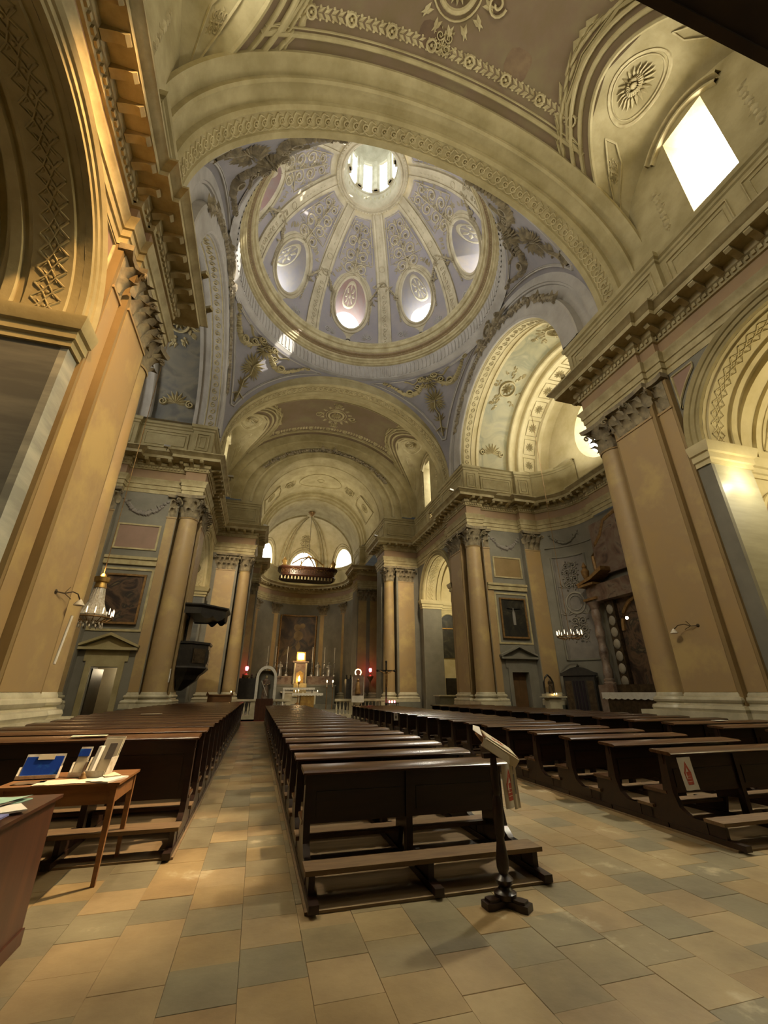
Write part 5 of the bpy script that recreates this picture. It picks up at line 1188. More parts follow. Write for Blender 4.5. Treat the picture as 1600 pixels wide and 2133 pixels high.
# ------------------------------------------------------------------ balustrades
def baluster_me():
    b = MB(); b.lathe([(.06, 0), (.06, .04), (.035, .06), (.03, .1), (.065, .22), (.06, .3), (.03, .42), (.028, .5), (.05, .52), (.06, .54), (.06, .58)], 10); return b.data('baluster', 'white')
bal_me = baluster_me()
def balustrade(x0, y0, x1, y1, label, base=.1, h=1.0, step=.24):
    t = thing('balustrade', label, 'balustrade', (x0, y0, 0)); dx, dy = x1 - x0, y1 - y0; L_ = sqrt(dx * dx + dy * dy); t.rotation_euler = (0, 0, atan2(dy, dx))
    b = MB(); b.box(0, L_, -.16, .16, 0, base + .14); b.build('plinth', 'white', t)
    b = MB(); b.box(0, L_, -.17, .17, h - .12, h); b.box(0, L_, -.13, .13, h - .16, h - .12); b.build('hand_rail', 'white', t)
    zb = base + .14; k = h - .16 - zb; n = int(L_ / step); s_ = k / .58
    for i in range(n):
        x = (i + .5) * L_ / n
        if i % 9 == 4: bb_ = MB(); bb_.box(x - .14, x + .14, -.13, .13, zb, h - .16); bb_.build('pier', 'white', t)
        else: place('baluster', bal_me, t, (x, 0, zb), None, (1, 1, s_))
balustrade(XC - 5.0, 29.9, XC - 1.6, 29.9, 'left part of the marble altar rail in front of the choir', h=1.15)
balustrade(XC + 1.3, 29.9, XC + 5.2, 29.9, 'right part of the marble altar rail in front of the choir', h=1.15)
balustrade(XC - 8.0, 11.75, XC - 8.0, 20.6, 'marble rail closing the left transept', h=.98)

# ------------------------------------------------------------------ transept wall furnishings
def frame(mb, x0, x1, z0, z1, w, y0, y1):
    mb.box(x0 - w, x0, y0, y1, z0 - w, z1 + w); mb.box(x1, x1 + w, y0, y1, z0 - w, z1 + w); mb.box(x0, x1, y0, y1, z1, z1 + w); mb.box(x0, x1, y0, y1, z0 - w, z0)
for sd in (1, -1):
    nm = SIDE[sd]; cx = XC + sd * 10.17; Y = 21.6
    wl = walls[sd]
    dr = MB(); frame(dr, cx - .52, cx + .52, .2, 2.57, .22, Y - .07, Y); dr.box(cx - .85, cx + .85, Y - .05, Y, 2.79, 3.25)
    dr.prism([(-1.15, 3.25), (1.15, 3.25), (1.15, 3.36), (-1.15, 3.36)], lambda x, z: (cx + x, Y - .25, z), lambda x, z: (cx + x, Y, z))
    for sg in (-1, 1): dr.prism([(sg * 1.2, 3.36), (sg * 1.2, 3.46), (0, 3.98), (0, 3.86)], lambda x, z: (cx + x, Y - .26, z), lambda x, z: (cx + x, Y, z))
    dr.prism([(-1.0, 3.36), (1.0, 3.36), (0, 3.85)], lambda x, z: (cx + x, Y - .03, z), lambda x, z: (cx + x, Y, z))
    dr.build('door_surround', 'cream' if sd < 0 else 'grey', wl)
    st = MB(); st.box(cx - 1.5, cx + 1.12, Y - .10, Y, 7.1, 7.5); st.box(cx - 1.5, cx + 1.12, Y - .16, Y, 7.36, 7.5); st.build('string_course', 'rail', wl)
    pn = MB(); frame(pn, cx - .88, cx + .88, 7.95, 9.1, .08, Y - .05, Y); pn.build('panel_frame', 'rail', wl)
    pn = MB(); pn.box(cx - .88, cx + .88, Y - .015, Y, 7.95, 9.1); pn.build('wall_panel', 'pink' if sd < 0 else 'tan_flat', wl)
    ou = MB(); frame(ou, cx - 1.0, cx + 1.0, 4.15, 6.85, .1, Y - .04, Y); ou.build('picture_surround', 'rail', wl)
    g = Orn(lambda u, v, h: (cx + u, Y - h, v)); g.swag(-1.0, 10.5, 1.0, 10.5, .75, .13, .1, 18); g.mb.build('stucco_swag', 'greypanel', wl, kind='stuff')
    t = thing('painting', ('dark framed painting of figures above the left transept door' if sd < 0 else 'dark framed crucifixion painting above the right transept door'), 'painting', (cx, Y - .05, 5.5))
    fr = MB(); frame(fr, -.76, .76, -1.05, 1.05, .09, -.09, 0); fr.build('frame', 'oldgold', t)
    cv = MB(); cv.box(-.76, .76, -.03, 0, -1.05, 1.05); cv.build('canvas', 'pic_dark' if sd < 0 else 'pic_crucifixion', t)
    if sd > 0:
        fg = MB(); fg.lathe([(.08, -.5), (.1, -.1), (.09, .2), (.04, .35), (.05, .45), (.001, .5)], 8, (0, -.02, .1)); fg.box(-.4, .4, -.03, -.02, .48, .54); fg.build('painted_figure', 'greypanel', t)
    # passage behind the door
    rm = MB(); z1 = 2.57
    rm.add([(cx - 1.6, Y + .9, 0), (cx + 1.6, Y + .9, 0), (cx + 1.6, Y + .9, 3), (cx - 1.6, Y + .9, 3), (cx - 1.6, Y + 4, 0), (cx + 1.6, Y + 4, 0), (cx + 1.6, Y + 4, 3), (cx - 1.6, Y + 4, 3)], [(4, 5, 6, 7), (0, 4, 7, 3), (1, 5, 6, 2), (3, 2, 6, 7)])
    rm.add([(cx - 1.6, Y + .9, 0), (cx - .5, Y + .9, 0), (cx - .5, Y + .9, 3), (cx - 1.6, Y + .9, 3)], [(0, 1, 2, 3)]); rm.add([(cx + .5, Y + .9, 0), (cx + 1.6, Y + .9, 0), (cx + 1.6, Y + .9, 3), (cx + .5, Y + .9, 3)], [(0, 1, 2, 3)]); rm.add([(cx - .55, Y + .9, 2.57), (cx + .55, Y + .9, 2.57), (cx + .55, Y + .9, 3), (cx - .55, Y + .9, 3)], [(0, 1, 2, 3)])
    rm.build('passage', 'chapel', wl)
    if sd > 0:
        d = MB(); d.box(cx - .515, cx + .515, Y + .3, Y + .36, 0, 2.57)
        for zz_ in ((.2, 1.1), (1.3, 2.35)):
            for k in (-1, 1): d.box(cx + k * .25 - .19, cx + k * .25 + .19, Y + .285, Y + .3, *zz_)
        struct('door_1', d, 'door_wood', 'brown panelled wooden door in the right transept', 'door')
    else:
        d = MB(); d.box(-.03, .03, 0, 1.0, 0, 2.5); o = d.build('door_2', 'black', kind='structure', label='dark door leaf standing open in the left transept doorway', category='door', loc=(cx - .50, Y + .2, 0), rot=-.12)
        lamp('passage_lamp', 'POINT', (cx + .3, Y + 2.2, 2.5), 30, (1.0, .80, .5), .2)
        t = thing('shelf_unit', 'pale shelf seen through the open left door', 'shelf', (cx + .2, Y + 3.4, 0))
        for k in range(4): s_ = MB(); s_.box(-.5, .5, -.2, .2, .5 + .35 * k, .54 + .35 * k); s_.build('shelf', 'rail', t)
        s_ = MB(); s_.box(-.5, -.46, -.2, .2, 0, 1.6); s_.box(.46, .5, -.2, .2, 0, 1.6); s_.build('side_panel', 'rail', t)
        for k in range(3): b = MB(); b.box(-.3, .3, -.15, .15, 0, .1 + .05 * k); b.build('box', 'black', None, (cx + .2, Y + 3.4, .54 + .35 * k), 0, label='dark box on %s shelf behind the left doorway' % ['the lowest', 'the second', 'the third'][k], category='box')

# curved relief panel, confessional, retable of the right transept
def cw(u, v, h, s0=11.4, y0=18.6, r=2.65): a = u / r; return (XC + s0 + (r - h) * cos(a), y0 + (r - h) * sin(a), v)
for sd in (1, -1):
    cws = (lambda u, v, h: cw(u, v, h)) if sd > 0 else (lambda u, v, h: (2 * XC - cw(u, v, h)[0],) + cw(u, v, h)[1:])
    ua, ub = 2.65 * R(16), 2.65 * R(58)
    rp = MB(); rp.grid(lambda u, v: cws(u, v, .02), rng(ua, ub, 10), rng(3.2, 9.1, 2)); o = rp.build('relief_ground', 'greypanel', walls[sd])
    fr = Orn(cws); fr.loop([(u, 3.2) for u in rng(ua, ub, 8)] + [(u, 9.1) for u in rng(ub, ua, 8)], .14, .07); fr.mb.build('relief_frame', 'grey', walls[sd])
    g = Orn(lambda u, v, h: cws(u, v, h + .02)); m_ = (ua + ub) / 2
    g.ring(m_, 6.3, .52, .12, .06, 24, .6); g.ring(m_, 6.3, .36, .06, .05, 24, .42); g.foliage(m_, 5.5, 4.2, lambda t: .55, .07, seed=5); g.foliage(m_, 7.1, 8.7, lambda t: .55, .07, seed=6)
    for k in (-1, 1): g.frond(m_ + k * .55, 5.6, pi / 2, .6, .06, 5); g.frond(m_ + k * .5, 7.2, pi / 2, .5, .06, 5)
    g.mb.build('relief_stucco', 'greyrel', walls[sd], kind='stuff')
    sw_ = Orn(lambda u, v, h: cws(u, v, h + .01)); sw_.swag(ua + .1, 10.55, ub - .1, 10.55, .55, .12, .1, 18); sw_.mb.build('stucco_swag', 'grey', walls[sd], kind='stuff')
    ln_ = Orn(cws); ln_.ribbon([(u, 9.75) for u in rng(2.65 * R(2), 2.65 * R(64), 10)], .1, .05); ln_.mb.build('wall_moulding', 'grey', walls[sd])
t = thing('confessional', 'dark wooden confessional with pointed top below the relief panel', 'confessional', (16.42, 20.0, 0), -R(48))
b = MB(); b.box(-.75, .75, -.45, .45, 0, 2.35); b.box(-.8, .8, -.5, .5, 0, .12); b.build('body', 'black', t)
b = MB(); b.box(-.85, .85, -.55, .5, 2.35, 2.5); b.prism([(-.8, 2.5), (.8, 2.5), (.35, 2.72), (0, 2.8), (-.35, 2.72)], lambda x, z: (x, -.45, z), lambda x, z: (x, .4, z)); b.build('cornice', 'black', t)
b = MB(); b.lathe([(.05, 2.78), (.08, 2.85), (.03, 2.9), (.001, 2.98)], 10); b.build('finial', 'black', t)
b = MB(); b.grid(lambda u, v: (u, -.46 - .015 * sin(40 * u), v), rng(-.3, .3, 24), (.2, 2.1)); b.build('curtain', 'curtain', t)
for k in (-1, 1): b = MB(); b.box(k * .52 - .16, k * .52 + .16, -.47, -.45, .3, 2.1); b.build('side_panel', 'bronze', t)

t = thing('side_altar', 'carved marble and gilt altarpiece on the end wall of the right transept', 'altarpiece', (XC + 13.9, YD, 0), -pi / 2)   # local x along wall (world -y), local -y to the nave
M['twist'] = mat('red_brown_marble', '6e5648', '4a382e', 1.6, 0.35, lo=0.35, hi=0.7, c3='8a7a6c')
M['relief_pale'] = mat('pale_medallion', '9a9180', '857c6c', 3, 0.6)
for k in (-1, 1):
    for j, xx in enumerate((2.55,)):
        b = MB(); b.lathe([(.30, 1.9), (.30, 1.98), (.24, 2.05), (.26, 2.15), (.20, 2.2)] + [(.21 + .03 * sin(z * 6.5), 2.2 + z) for z in rng(0, 3.4, 30)] + [(.2, 5.62), (.3, 5.9), (.36, 6.0)], 18, (k * xx, -.55, 0)); b.build('column', 'twist', t)
    b = MB(); b.box(k * 2.5 - .5, k * 2.5 + .5, -.9, -.02, .3, 1.9); b.build('pedestal', 'twist', t)
    b = MB(); b.box(k * 1.75 - .28, k * 1.75 + .28, -.35, -.02, 1.6, 6.0); b.build('side_strip', 'bronze', t)
    for q in range(7): b = MB(); b.sphere((0, 0, 0), .22, 12, 6, 0, (1, .35, 1.15)); b.build('medallion', 'relief_pale', t, (k * 1.75, -.37, 2.05 + .58 * q))
    b = MB(); b.prism([(1.3, 7.5), (2.2, 7.18), (3.2, 7.02), (3.32, 7.14), (2.2, 7.36), (1.3, 7.72)], lambda x, z: (k * x, -.85, z), lambda x, z: (k * x, -.02, z)); b.box(min(k * 2.0, k * 3.15), max(k * 2.0, k * 3.15), -.9, -.02, 6.9, 7.02); b.box(min(k * 2.05, k * 3.0), max(k * 2.05, k * 3.0), -.82, -.02, 6.12, 6.24); b.build('broken_pediment', 'oldgold', t)
    b = MB(); b.lathe([(.18, 7.1), (.2, 7.2), (.1, 7.3), (.2, 7.6), (.22, 7.8), (.1, 7.95), (.14, 8.05), (.02, 8.3)], 12, (k * 2.7, -.6, 0)); b.build('urn', 'oldgold', t)
    b = MB(); b.tube([(k * 2.3, -.12, 7.3), (k * 2.35, -.12, 8.6), (k * 2.0, -.12, 9.2), (k * 1.5, -.12, 9.6), (k * 1.1, -.12, 10.3), (0, -.12, 10.6)], .14, 8); b.build('gilt_scroll', 'oldgold', t)
b = MB(); b.box(-2.2, 2.2, -.2, -.02, 7.4, 10.4); b.build('upper_scene', 'retable_paint', t)
b = MB(); b.box(-3.0, 3.0, -.7, -.02, 6.0, 6.22); b.box(-2.9, 2.9, -.6, -.02, 6.22, 6.9); b.build('entablature', 'retable_paint', t)
b = MB(); b.box(-1.45, 1.45, -.15, -.02, 1.7, 6.0); b.build('niche_picture', 'pic_dark', t)
b = MB(); b.tube([(1.3 * cos(a), -.2, 4.4 + 1.5 * sin(a)) for a in rng(0, pi, 16)], .1, 6); b.build('niche_arch', 'oldgold', t)
b = MB(); b.box(-2.0, 2.0, -.7, -.02, 1.55, 1.9); b.build('gradine', 'bronze', t)
t = thing('altar_table', 'side altar table under a scalloped white cloth beside the near right pier', 'altar', (XC + 12.35, YD, 0), -pi / 2)
b = MB(); b.box(-1.3, 1.3, -.45, .45, .45, 1.5); b.build('block', 'bronze', t); b = MB(); b.box(-1.9, 1.9, -.95, .55, 0, .45); b.build('step', 'plinth', t)
b = MB(); b.box(-1.5, 1.5, -.55, .5, 1.5, 1.55)
b.grid(lambda u, v: (u, -.555, 1.55 - v * (.24 + .05 * abs(sin(u * 9)))), rng(-1.5, 1.5, 80), (0, 1)); b.grid(lambda u, v: (-1.505, u, 1.55 - v * (.24 + .05 * abs(sin(u * 9)))), rng(-.55, .5, 20), (0, 1)); b.build('altar_cloth', 'cloth', t)
t = thing('spot_lamp', 'small glaring lamp in front of the right transept altar', 'lamp', (16.3, 15.95, 4.75)); b = MB(); b.sphere((0, 0, 0), .07, 10, 6); b.build('bulb', 'bulb', t); b = MB(); b.tube([(0, 0, .06), (.3, 0, .3), (1.25, 0, .35)], .015, 5); b.build('arm', 'bronze', t)
# statue in pointed shrine with candles
def figure(t, h, m_robe, m_skin, dx=0.0, rod=None):
    b = MB(); b.lathe([(.001, 0), (.17 * h, 0), (.165 * h, .08 * h), (.13 * h, .35 * h), (.105 * h, .55 * h), (.13 * h, .70 * h), (.135 * h, .78 * h), (.09 * h, .84 * h), (.035 * h, .86 * h), (.03 * h, .88 * h)], 16, (dx, 0, 0))
    for k in (-1, 1): b.tube([(dx + k * .12 * h, 0, .78 * h), (dx + k * .17 * h, -.02 * h, .64 * h), (dx + k * .08 * h, -.13 * h, .6 * h)], [.045 * h, .04 * h, .03 * h], 8)
    for q in range(9): a = 2 * pi * q / 9; b.tube([(dx + .165 * h * cos(a), .165 * h * sin(a), .01 * h), (dx + .12 * h * cos(a + .1), .12 * h * sin(a + .1), .5 * h)], .012 * h, 4)
    b.build('robe', m_robe, t)
    b = MB(); b.sphere((dx, -.01 * h, .93 * h), .065 * h, 12, 8, 0, (.85, .95, 1.15)); b.sphere((dx, -.075 * h, .925 * h), .012 * h, 6, 4)
    for k in (-1, 1): b.sphere((dx + k * .075 * h, -.14 * h, .6 * h), .028 * h, 8, 5)
    b.build('head_and_hands', m_skin, t)
t = thing('carved_statue', 'small dark carved statue in a pointed shrine with candles, right transept', 'statue', (14.98, 20.62, 1.5)); figure(t, .72, 'bronze', 'twist')
b = MB(); pts = [(-.28, 0), (-.28, .55), (-.16, .78), (0, .92), (.16, .78), (.28, .55), (.28, 0)]; b.tube([(x, .12, z) for x, z in pts], .05, 6); b.build('shrine_arch', 'black', t)
t = thing('candle_stand', 'white two-tiered votive stand with burning candles in the right transept', 'candle stand', (14.98, 20.55, 0))
b = MB(); b.box(-.36, .36, -.22, .22, 0, 1.3); b.build('block', 'white', t); b = MB(); b.box(-.62, .62, -.36, .24, 1.3, 1.36); b.build('shelf', 'white', t); b = MB(); b.box(-.48, .48, -.15, .22, 1.36, 1.48); b.build('upper_shelf', 'white', t)
def candle(x, y, z, label, h=.08, m='cloth', flame=True):
    t = thing('candle', label, 'candle', (x, y, z)); b = MB(); b.lathe([(.001, 0), (.028, 0), (.028, h), (.001, h)], 10); b.build('wax', m, t)
    if flame: b = MB(); b.lathe([(.001, h), (.016, h + .02), (.018, h + .035), (.008, h + .06), (.001, h + .08)], 8); b.build('flame', 'flame', t)
candle(14.93, 20.3, 1.36, 'left burning candle of the votive stand in the right transept'); candle(15.07, 20.3, 1.36, 'right burning candle of the votive stand in the right transept')

# candle brackets / chandeliers
def chandelier(x, y, z, r, arms, label, chain_top, body=True):
    t = thing('chandelier', label, 'chandelier', (x, y, z))
    b = MB(); b.tube([(0, 0, 1.55 if body else .3), (0, 0, chain_top - z)], .014, 5); b.build('chain', 'oldgold', t)
    if body:
        b = MB(); b.lathe([(.20, 1.0), (.17, 1.18), (.24, 1.22), (.26, 1.38), (.16, 1.34), (.08, 1.5), (.01, 1.56)], 16); b.build('crown', 'gold', t)
        b = MB(); b.lathe([(.16, 1.0), (.2, .7), (.3, .35), (.42, .05), (.34, -.1), (.2, -.2), (.06, -.28), (.01, -.34)], 18)
        for k in range(16):
            a = 2 * pi * k / 16; b.tube([(.17 * cos(a), .17 * sin(a), 1.0), (.24 * cos(a), .24 * sin(a), .5), (.43 * cos(a), .43 * sin(a), .04)], .012, 4)
        b.build('crystal_basket', 'crystal', t)
        b = MB()
        for k in range(24): a = 2 * pi * k / 24; b.sphere((.36 * cos(a), .36 * sin(a), -.25 - .1 * (k % 2)), .03, 6, 4, 0, (1, 1, 1.8))
        b.build('crystal_drops', 'crystal', t)
    b = MB(); b.tube([(r * cos(2 * pi * k / 32), r * sin(2 * pi * k / 32), -.06) for k in range(33)], .03, 6, caps=False); b.build('ring', 'oldgold', t)
    for k in range(arms):
        a = 2 * pi * k / arms; c_, s_ = cos(a), sin(a)
        b = MB(); b.tube([(.12 * c_, .12 * s_, -.1), (r * .6 * c_, r * .6 * s_, -.2), (r * c_, r * s_, -.04), (r * c_, r * s_, .04)], .014, 5); ar = b.build('arm', 'oldgold', t)
        b = MB(); b.lathe([(.001, .04), (.018, .04), (.018, .2), (.012, .24), (.001, .27)], 6, (r * c_, r * s_, 0)); b.build('candle', 'bulbdim', ar)
    return t
M['bulbdim'] = emit('candle_bulb', (1.0, .78, .45), 1.6)
chandelier(-5.85, 17.0, 4.0, .62, 16, 'crystal chandelier with gilt crown hanging in the left transept', 20.1)
chandelier(15.6, 19.2, 4.3, .62, 12, 'ring of pale candles hanging before the relief panel in the right transept', 20.1, False)
lamp('chandelier_glow', 'POINT', (-5.85, 16.9, 5.6), 16, (1.0, .6, .25), .15)

# wall sconces and tube lamps on the near piers
for (x, y, z, sd, lb) in ((XC - 7.56, 9.05, 3.28, -1, 'thin branching wall sconce on the left pier'), (XC + 7.56, 8.75, 3.21, 1, 'small dark wall sconce on the right pier')):
    t = thing('wall_sconce', lb, 'sconce', (x, y, z)); d = -sd
    b = MB(); b.sphere((d * .02, 0, 0), .05, 8, 5, 0, (.6, 1, 1)); b.build('wall_plate', 'bronze', t)
    b = MB(); b.tube([(d * .03, 0, 0), (d * .12, .12, .0), (d * .2, .25, .06), (d * .24, .4, .05), (d * .25, .52, -.03)], .012, 5); b.tube([(d * .12, .12, 0), (d * .16, .2, .14)], .008, 4); b.tube([(d * .12, .14, 0), (d * .2, .26, -.08)], .008, 4); b.build('arm', 'bronze', t)
    b = MB(); b.lathe([(.015, -.02), (.05, -.06), (.09, -.12), (.1, -.14)], 12, (d * .25, .56, 0)); b.build('glass_shade', 'crystal', t)
b = MB(); b.tube([(XC - 7.5, 9.95, 2.98), (XC - 7.5, 9.78, 2.05)], .025, 8); b.build('tube_lamp', 'paperwhite', label='slim white tube light standing upright on the left pier', category='lamp')
b = MB(); b.tube([(XC - 7.45, 21.1, 2.5), (XC - 7.45, 21.1, 1.95)], .025, 8); b.build('tube_lamp', 'paperwhite', label='short white tube light on the far left column', category='lamp')
# small floodlights on the cornices
fl_n = 0
for (x, y, z, rz, wh) in ((XC + 7.0, 10.9, 13.3, .6, 'near right cornice end, lower one'), (XC + 7.1, 9.9, 13.35, .6, 'near right cornice, upper one'), (-3.0, 10.0, 13.3, -.5, 'near left cornice, upper one'), (-3.0, 11.3, 13.3, -.5, 'near left cornice end, lower one'),
                          (10.5, 21.6, 13.3, .3, 'far right cornice corner under the dome'), (10.6, 25.4, 13.3, .3, 'right cornice beyond the dome'), (8.0, 31.0, 13.3, .3, 'right cornice of the choir arch'), (-.8, 31.0, 13.25, .3, 'left cornice of the choir arch'), (-5.9, 20.9, 13.3, 0, 'cornice of the left transept'), (-2.9, 23.5, 13.3, 0, 'left cornice beyond the dome')):
    t = thing('floodlight', 'small box floodlight on the %s' % wh, 'floodlight', (x, y, z), rz)
    b = MB(); b.box(-.17, .17, -.08, .08, 0, .13); b.build('housing', 'rail', t); b = MB(); b.box(-.15, .15, -.085, -.08, .02, .11); b.build('glass', 'silver', t); b = MB(); b.tube([(0, 0, 0), (0, 0, -.24)], .02, 5); b.build('bracket', 'bronze', t)

# ------------------------------------------------------------------ pulpit
t = thing('pulpit', 'black wooden pulpit with a sounding board on the left pier beyond the dome', 'pulpit', (XC - 7.5, 23.75, 0))
def octo(r0, r1, z0, z1, mb): mb.grid(lambda a, j: ((r0, r1)[j] * cos(R(a)) * (.924 if abs(a) == 90 else 1), (r0, r1)[j] * sin(R(a)) * (.924 if abs(a) == 90 else 1), (z0, z1)[j]), [-90, -67.5, -22.5, 22.5, 67.5, 90], (0, 1), 0)
b = MB(); octo(1.30, 1.30, 2.65, 3.68, b); octo(1.3, 1.38, 3.68, 3.72, b); octo(1.38, 1.38, 3.72, 3.82, b); octo(1.38, 1.2, 3.82, 3.82, b); octo(1.2, 1.2, 3.82, 3.0, b); octo(1.36, 1.3, 2.62, 2.7, b); octo(1.2, 0, 2.9, 2.9, b); b.build('parapet', 'black', t, sharp=20)
b = MB(); octo(1.36, 1.2, 2.62, 2.45, b); octo(1.2, 1.0, 2.45, 2.3, b); octo(1.0, .9, 2.3, 2.1, b); octo(.9, .55, 2.1, 1.85, b); octo(.55, .25, 1.85, 1.62, b); octo(.25, 0, 1.62, 1.62, b); b.build('corbel', 'black', t, sharp=20)
for i in range(8):
    a = R(45 * i); 
    if cos(a) < .5: continue
    b = MB(); b.box(-.34, .34, -.02, 0, 2.85, 3.5); b.box(-.26, .26, -.035, -.02, 2.95, 3.4); b.build('carved_panel', 'bronze', t, (1.22 * cos(a), 1.22 * sin(a), 0), a + pi / 2)
b = MB(); octo(1.95, 1.95, 5.05, 5.35, b); octo(1.95, 2.08, 5.35, 5.45, b); octo(2.08, 2.08, 5.45, 5.52, b); octo(2.08, 0, 5.52, 5.6, b); octo(1.95, 0, 5.1, 5.1, b); b.build('sounding_board', 'black', t, sharp=20)
for i in range(8):
    a0, a1 = R(22.5 + 45 * i), R(67.5 + 45 * i); 
    if cos(a0) + cos(a1) < .5: continue
    p, q = Vector((1.93 * cos(a0), 1.93 * sin(a0), 5.06)), Vector((1.93 * cos(a1), 1.93 * sin(a1), 5.06))
    b = MB(); b.grid(lambda u, v: tuple(p.lerp(q, u) - Vector((0, 0, v * .2 * abs(sin(u * 2 * pi))))), rng(0, 1, 16), (0, 1)); b.build('draped_fringe', 'black', t)
b = MB(); b.box(.05, .12, -.6, .6, 3.8, 5.1); b.build('back_board', 'black', t)
t = thing('wooden_chest', 'orange-brown wooden chest with upturned corners behind the left pews', 'chest', (-1.95, 26.7, 0))
b = MB(); b.box(-.62, .62, -.3, .3, 0, 1.38); b.build('body', 'wood_light', t); b = MB(); b.box(-.7, .7, -.36, .36, 1.38, 1.44); b.prism([(-.7, 1.44), (-.55, 1.44), (-.66, 1.6)], lambda x, z: (x, -.36, z), lambda x, z: (x, -.3, z)); b.prism([(.7, 1.44), (.55, 1.44), (.66, 1.6)], lambda x, z: (x, -.36, z), lambda x, z: (x, -.3, z)); b.build('lid', 'wood_light', t)
candle(-1.4, 26.6, 1.45, 'burning candle on the orange-brown chest', .1)
b = MB(); b.grid(lambda u, v: (u, v, .012 if abs(u + .35) < .9 else 0), rng(-1.3, .6, 10), (28.1, 31.5)); b.box(-.9, .55, 28.1, 31.4, 0, .012); b.build('red_carpet', 'red', label='red carpet at the altar end of the left aisle', category='carpet')

# ------------------------------------------------------------------ altar area
b = MB(); b.box(XC - 5.0, XC + 5.0, 30.1, 40, 0, .18); b.box(XC - 4, XC + 4, 42.0, 48.5, 0, .5)
struct('trim_12', b, 'plinth', 'low raised floor of the choir behind the altar rail', 'step')
t = thing('statue_shrine', 'white arched shrine with a saint figure on a brown pedestal by the left aisle', 'shrine', (.48, 28.6, 0))
b = MB(); b.box(-.5, .5, -.35, .35, 0, 1.2); b.build('pedestal', 'wood_red', t)
b = MB(); b.grid(lambda a, j: ([.62, .62, .46, .46][j] * cos(a), [-.3, .25, .25, -.3][j], 2.35 + [.72, .72, .55, .55][j] * sin(a)), rng(0, pi, 20), (0, 1, 2, 3, 0) and (0, 1, 2, 3)); b.grid(lambda a, j: ([.62, .46][j] * cos(a), -.3, 2.35 + [.72, .55][j] * sin(a)), rng(0, pi, 20), (0, 1))
for k in (-1, 1): b.box(min(k * .46, k * .62), max(k * .46, k * .62), -.3, .25, 1.2, 2.35)
b.box(-.62, .62, -.3, .25, 1.14, 1.2); b.build('white_arch', 'cloth', t)
b = MB(); b.box(-.46, .46, .2, .24, 1.2, 2.8); b.build('back_panel', 'grey', t)
b = MB(); b.lathe([(.05, 3.05), (.02, 3.2), (.04, 3.22), (.001, 3.3)], 8); b.build('finial', 'bronze', t)
t = thing('saint_statue', 'small robed saint statue holding a staff inside the white shrine', 'statue', (.48, 28.55, 1.2)); figure(t, 1.3, 'retable_paint', 'rail')
b = MB(); b.tube([(-.28, -.2, 1.0), (.12, -.24, .15)], .018, 5); b.build('staff', 'cloth', t)
t = thing('icon_stand', 'tall icon of a standing saint with a lit ring above, on a white pillar', 'icon', (6.4, 29.2, 0))
b = MB(); b.lathe([(.22, 0), (.22, .1), (.12, .2), (.10, .75), (.2, .85), (.24, .95), (.001, .95)], 14); b.build('pillar', 'white', t)
b = MB(); b.box(-.36, .36, -.05, .05, 1.3, 2.6); b.build('panel', 'retable_paint', t); b = MB(); b.lathe([(.2, 1.45), (.16, 1.8), (.13, 2.1), (.06, 2.2), (.1, 2.3), (.001, 2.45)], 12, (0, -.03, 0)); b.build('saint_figure', 'oldgold', t)
b = MB(); b.box(-.4, .4, -.12, .1, .95, 1.35); b.build('cloth_front', 'cloth', t)
for k in (-1, 1): b = MB(); b.tube([(k * .4, -.05, 1.35), (k * .4, -.05, 2.5)], .025, 5); b.build('side_post', 'cloth', t)
b = MB(); b.tube([(.2 * cos(a), -.02, 2.78 + .2 * sin(a)) for a in rng(R(-50), R(230), 16)], .03, 6); b.build('lit_ring', 'rose_light', t)
t = thing('processional_cross', 'tall dark standing crucifix in front of the right choir pier', 'crucifix', (7.9, 27.6, 0))
b = MB(); b.box(-.05, .05, -.03, .03, .3, 3.35); b.box(-.55, .55, -.03, .03, 2.78, 2.88)
for p_ in ((0, 3.38), (-.58, 2.83), (.58, 2.83)): b.sphere((p_[0], 0, p_[1]), .08, 8, 5)
b.build('cross', 'black', t); b = MB(); b.lathe([(.26, 0), (.26, .06), (.1, .2), (.06, .35)], 12); b.build('foot', 'wood_red', t)
b = MB(); b.tube([(0, -.07, 2.65), (0, -.1, 2.3), (.02, -.08, 1.85)], [.09, .08, .04], 8); b.tube([(-.45, -.05, 2.83), (0, -.08, 2.62), (.45, -.05, 2.83)], .03, 6); b.sphere((.03, -.1, 2.76), .075, 8, 6); b.build('corpus', 'oldgold', t)
for i, dx in enumerate((.05, .22, .38)):
    t = thing('votive_light', 'red glass votive light at the foot of the tall crucifix, %s' % ['left', 'middle', 'right'][i], 'votive light', (7.95 + dx, 27.2, .95)); b = MB(); b.lathe([(.001, 0), (.045, 0), (.05, .1), (.04, .13)], 10); b.build('glass', 'redlamp' if i != 1 else 'rose_light', t)
t = thing('votive_table', 'small dark table carrying red votive lights before the crucifix', 'table', (8.15, 27.2, 0)); b = MB(); b.box(-.4, .4, -.2, .2, .9, .95); b.build('table_top', 'black', t)
for k in (-1, 1):
    for j in (-1, 1): b = MB(); b.box(k * .36 - .02, k * .36 + .02, j * .16 - .02, j * .16 + .02, 0, .9); b.build('leg', 'black', t)
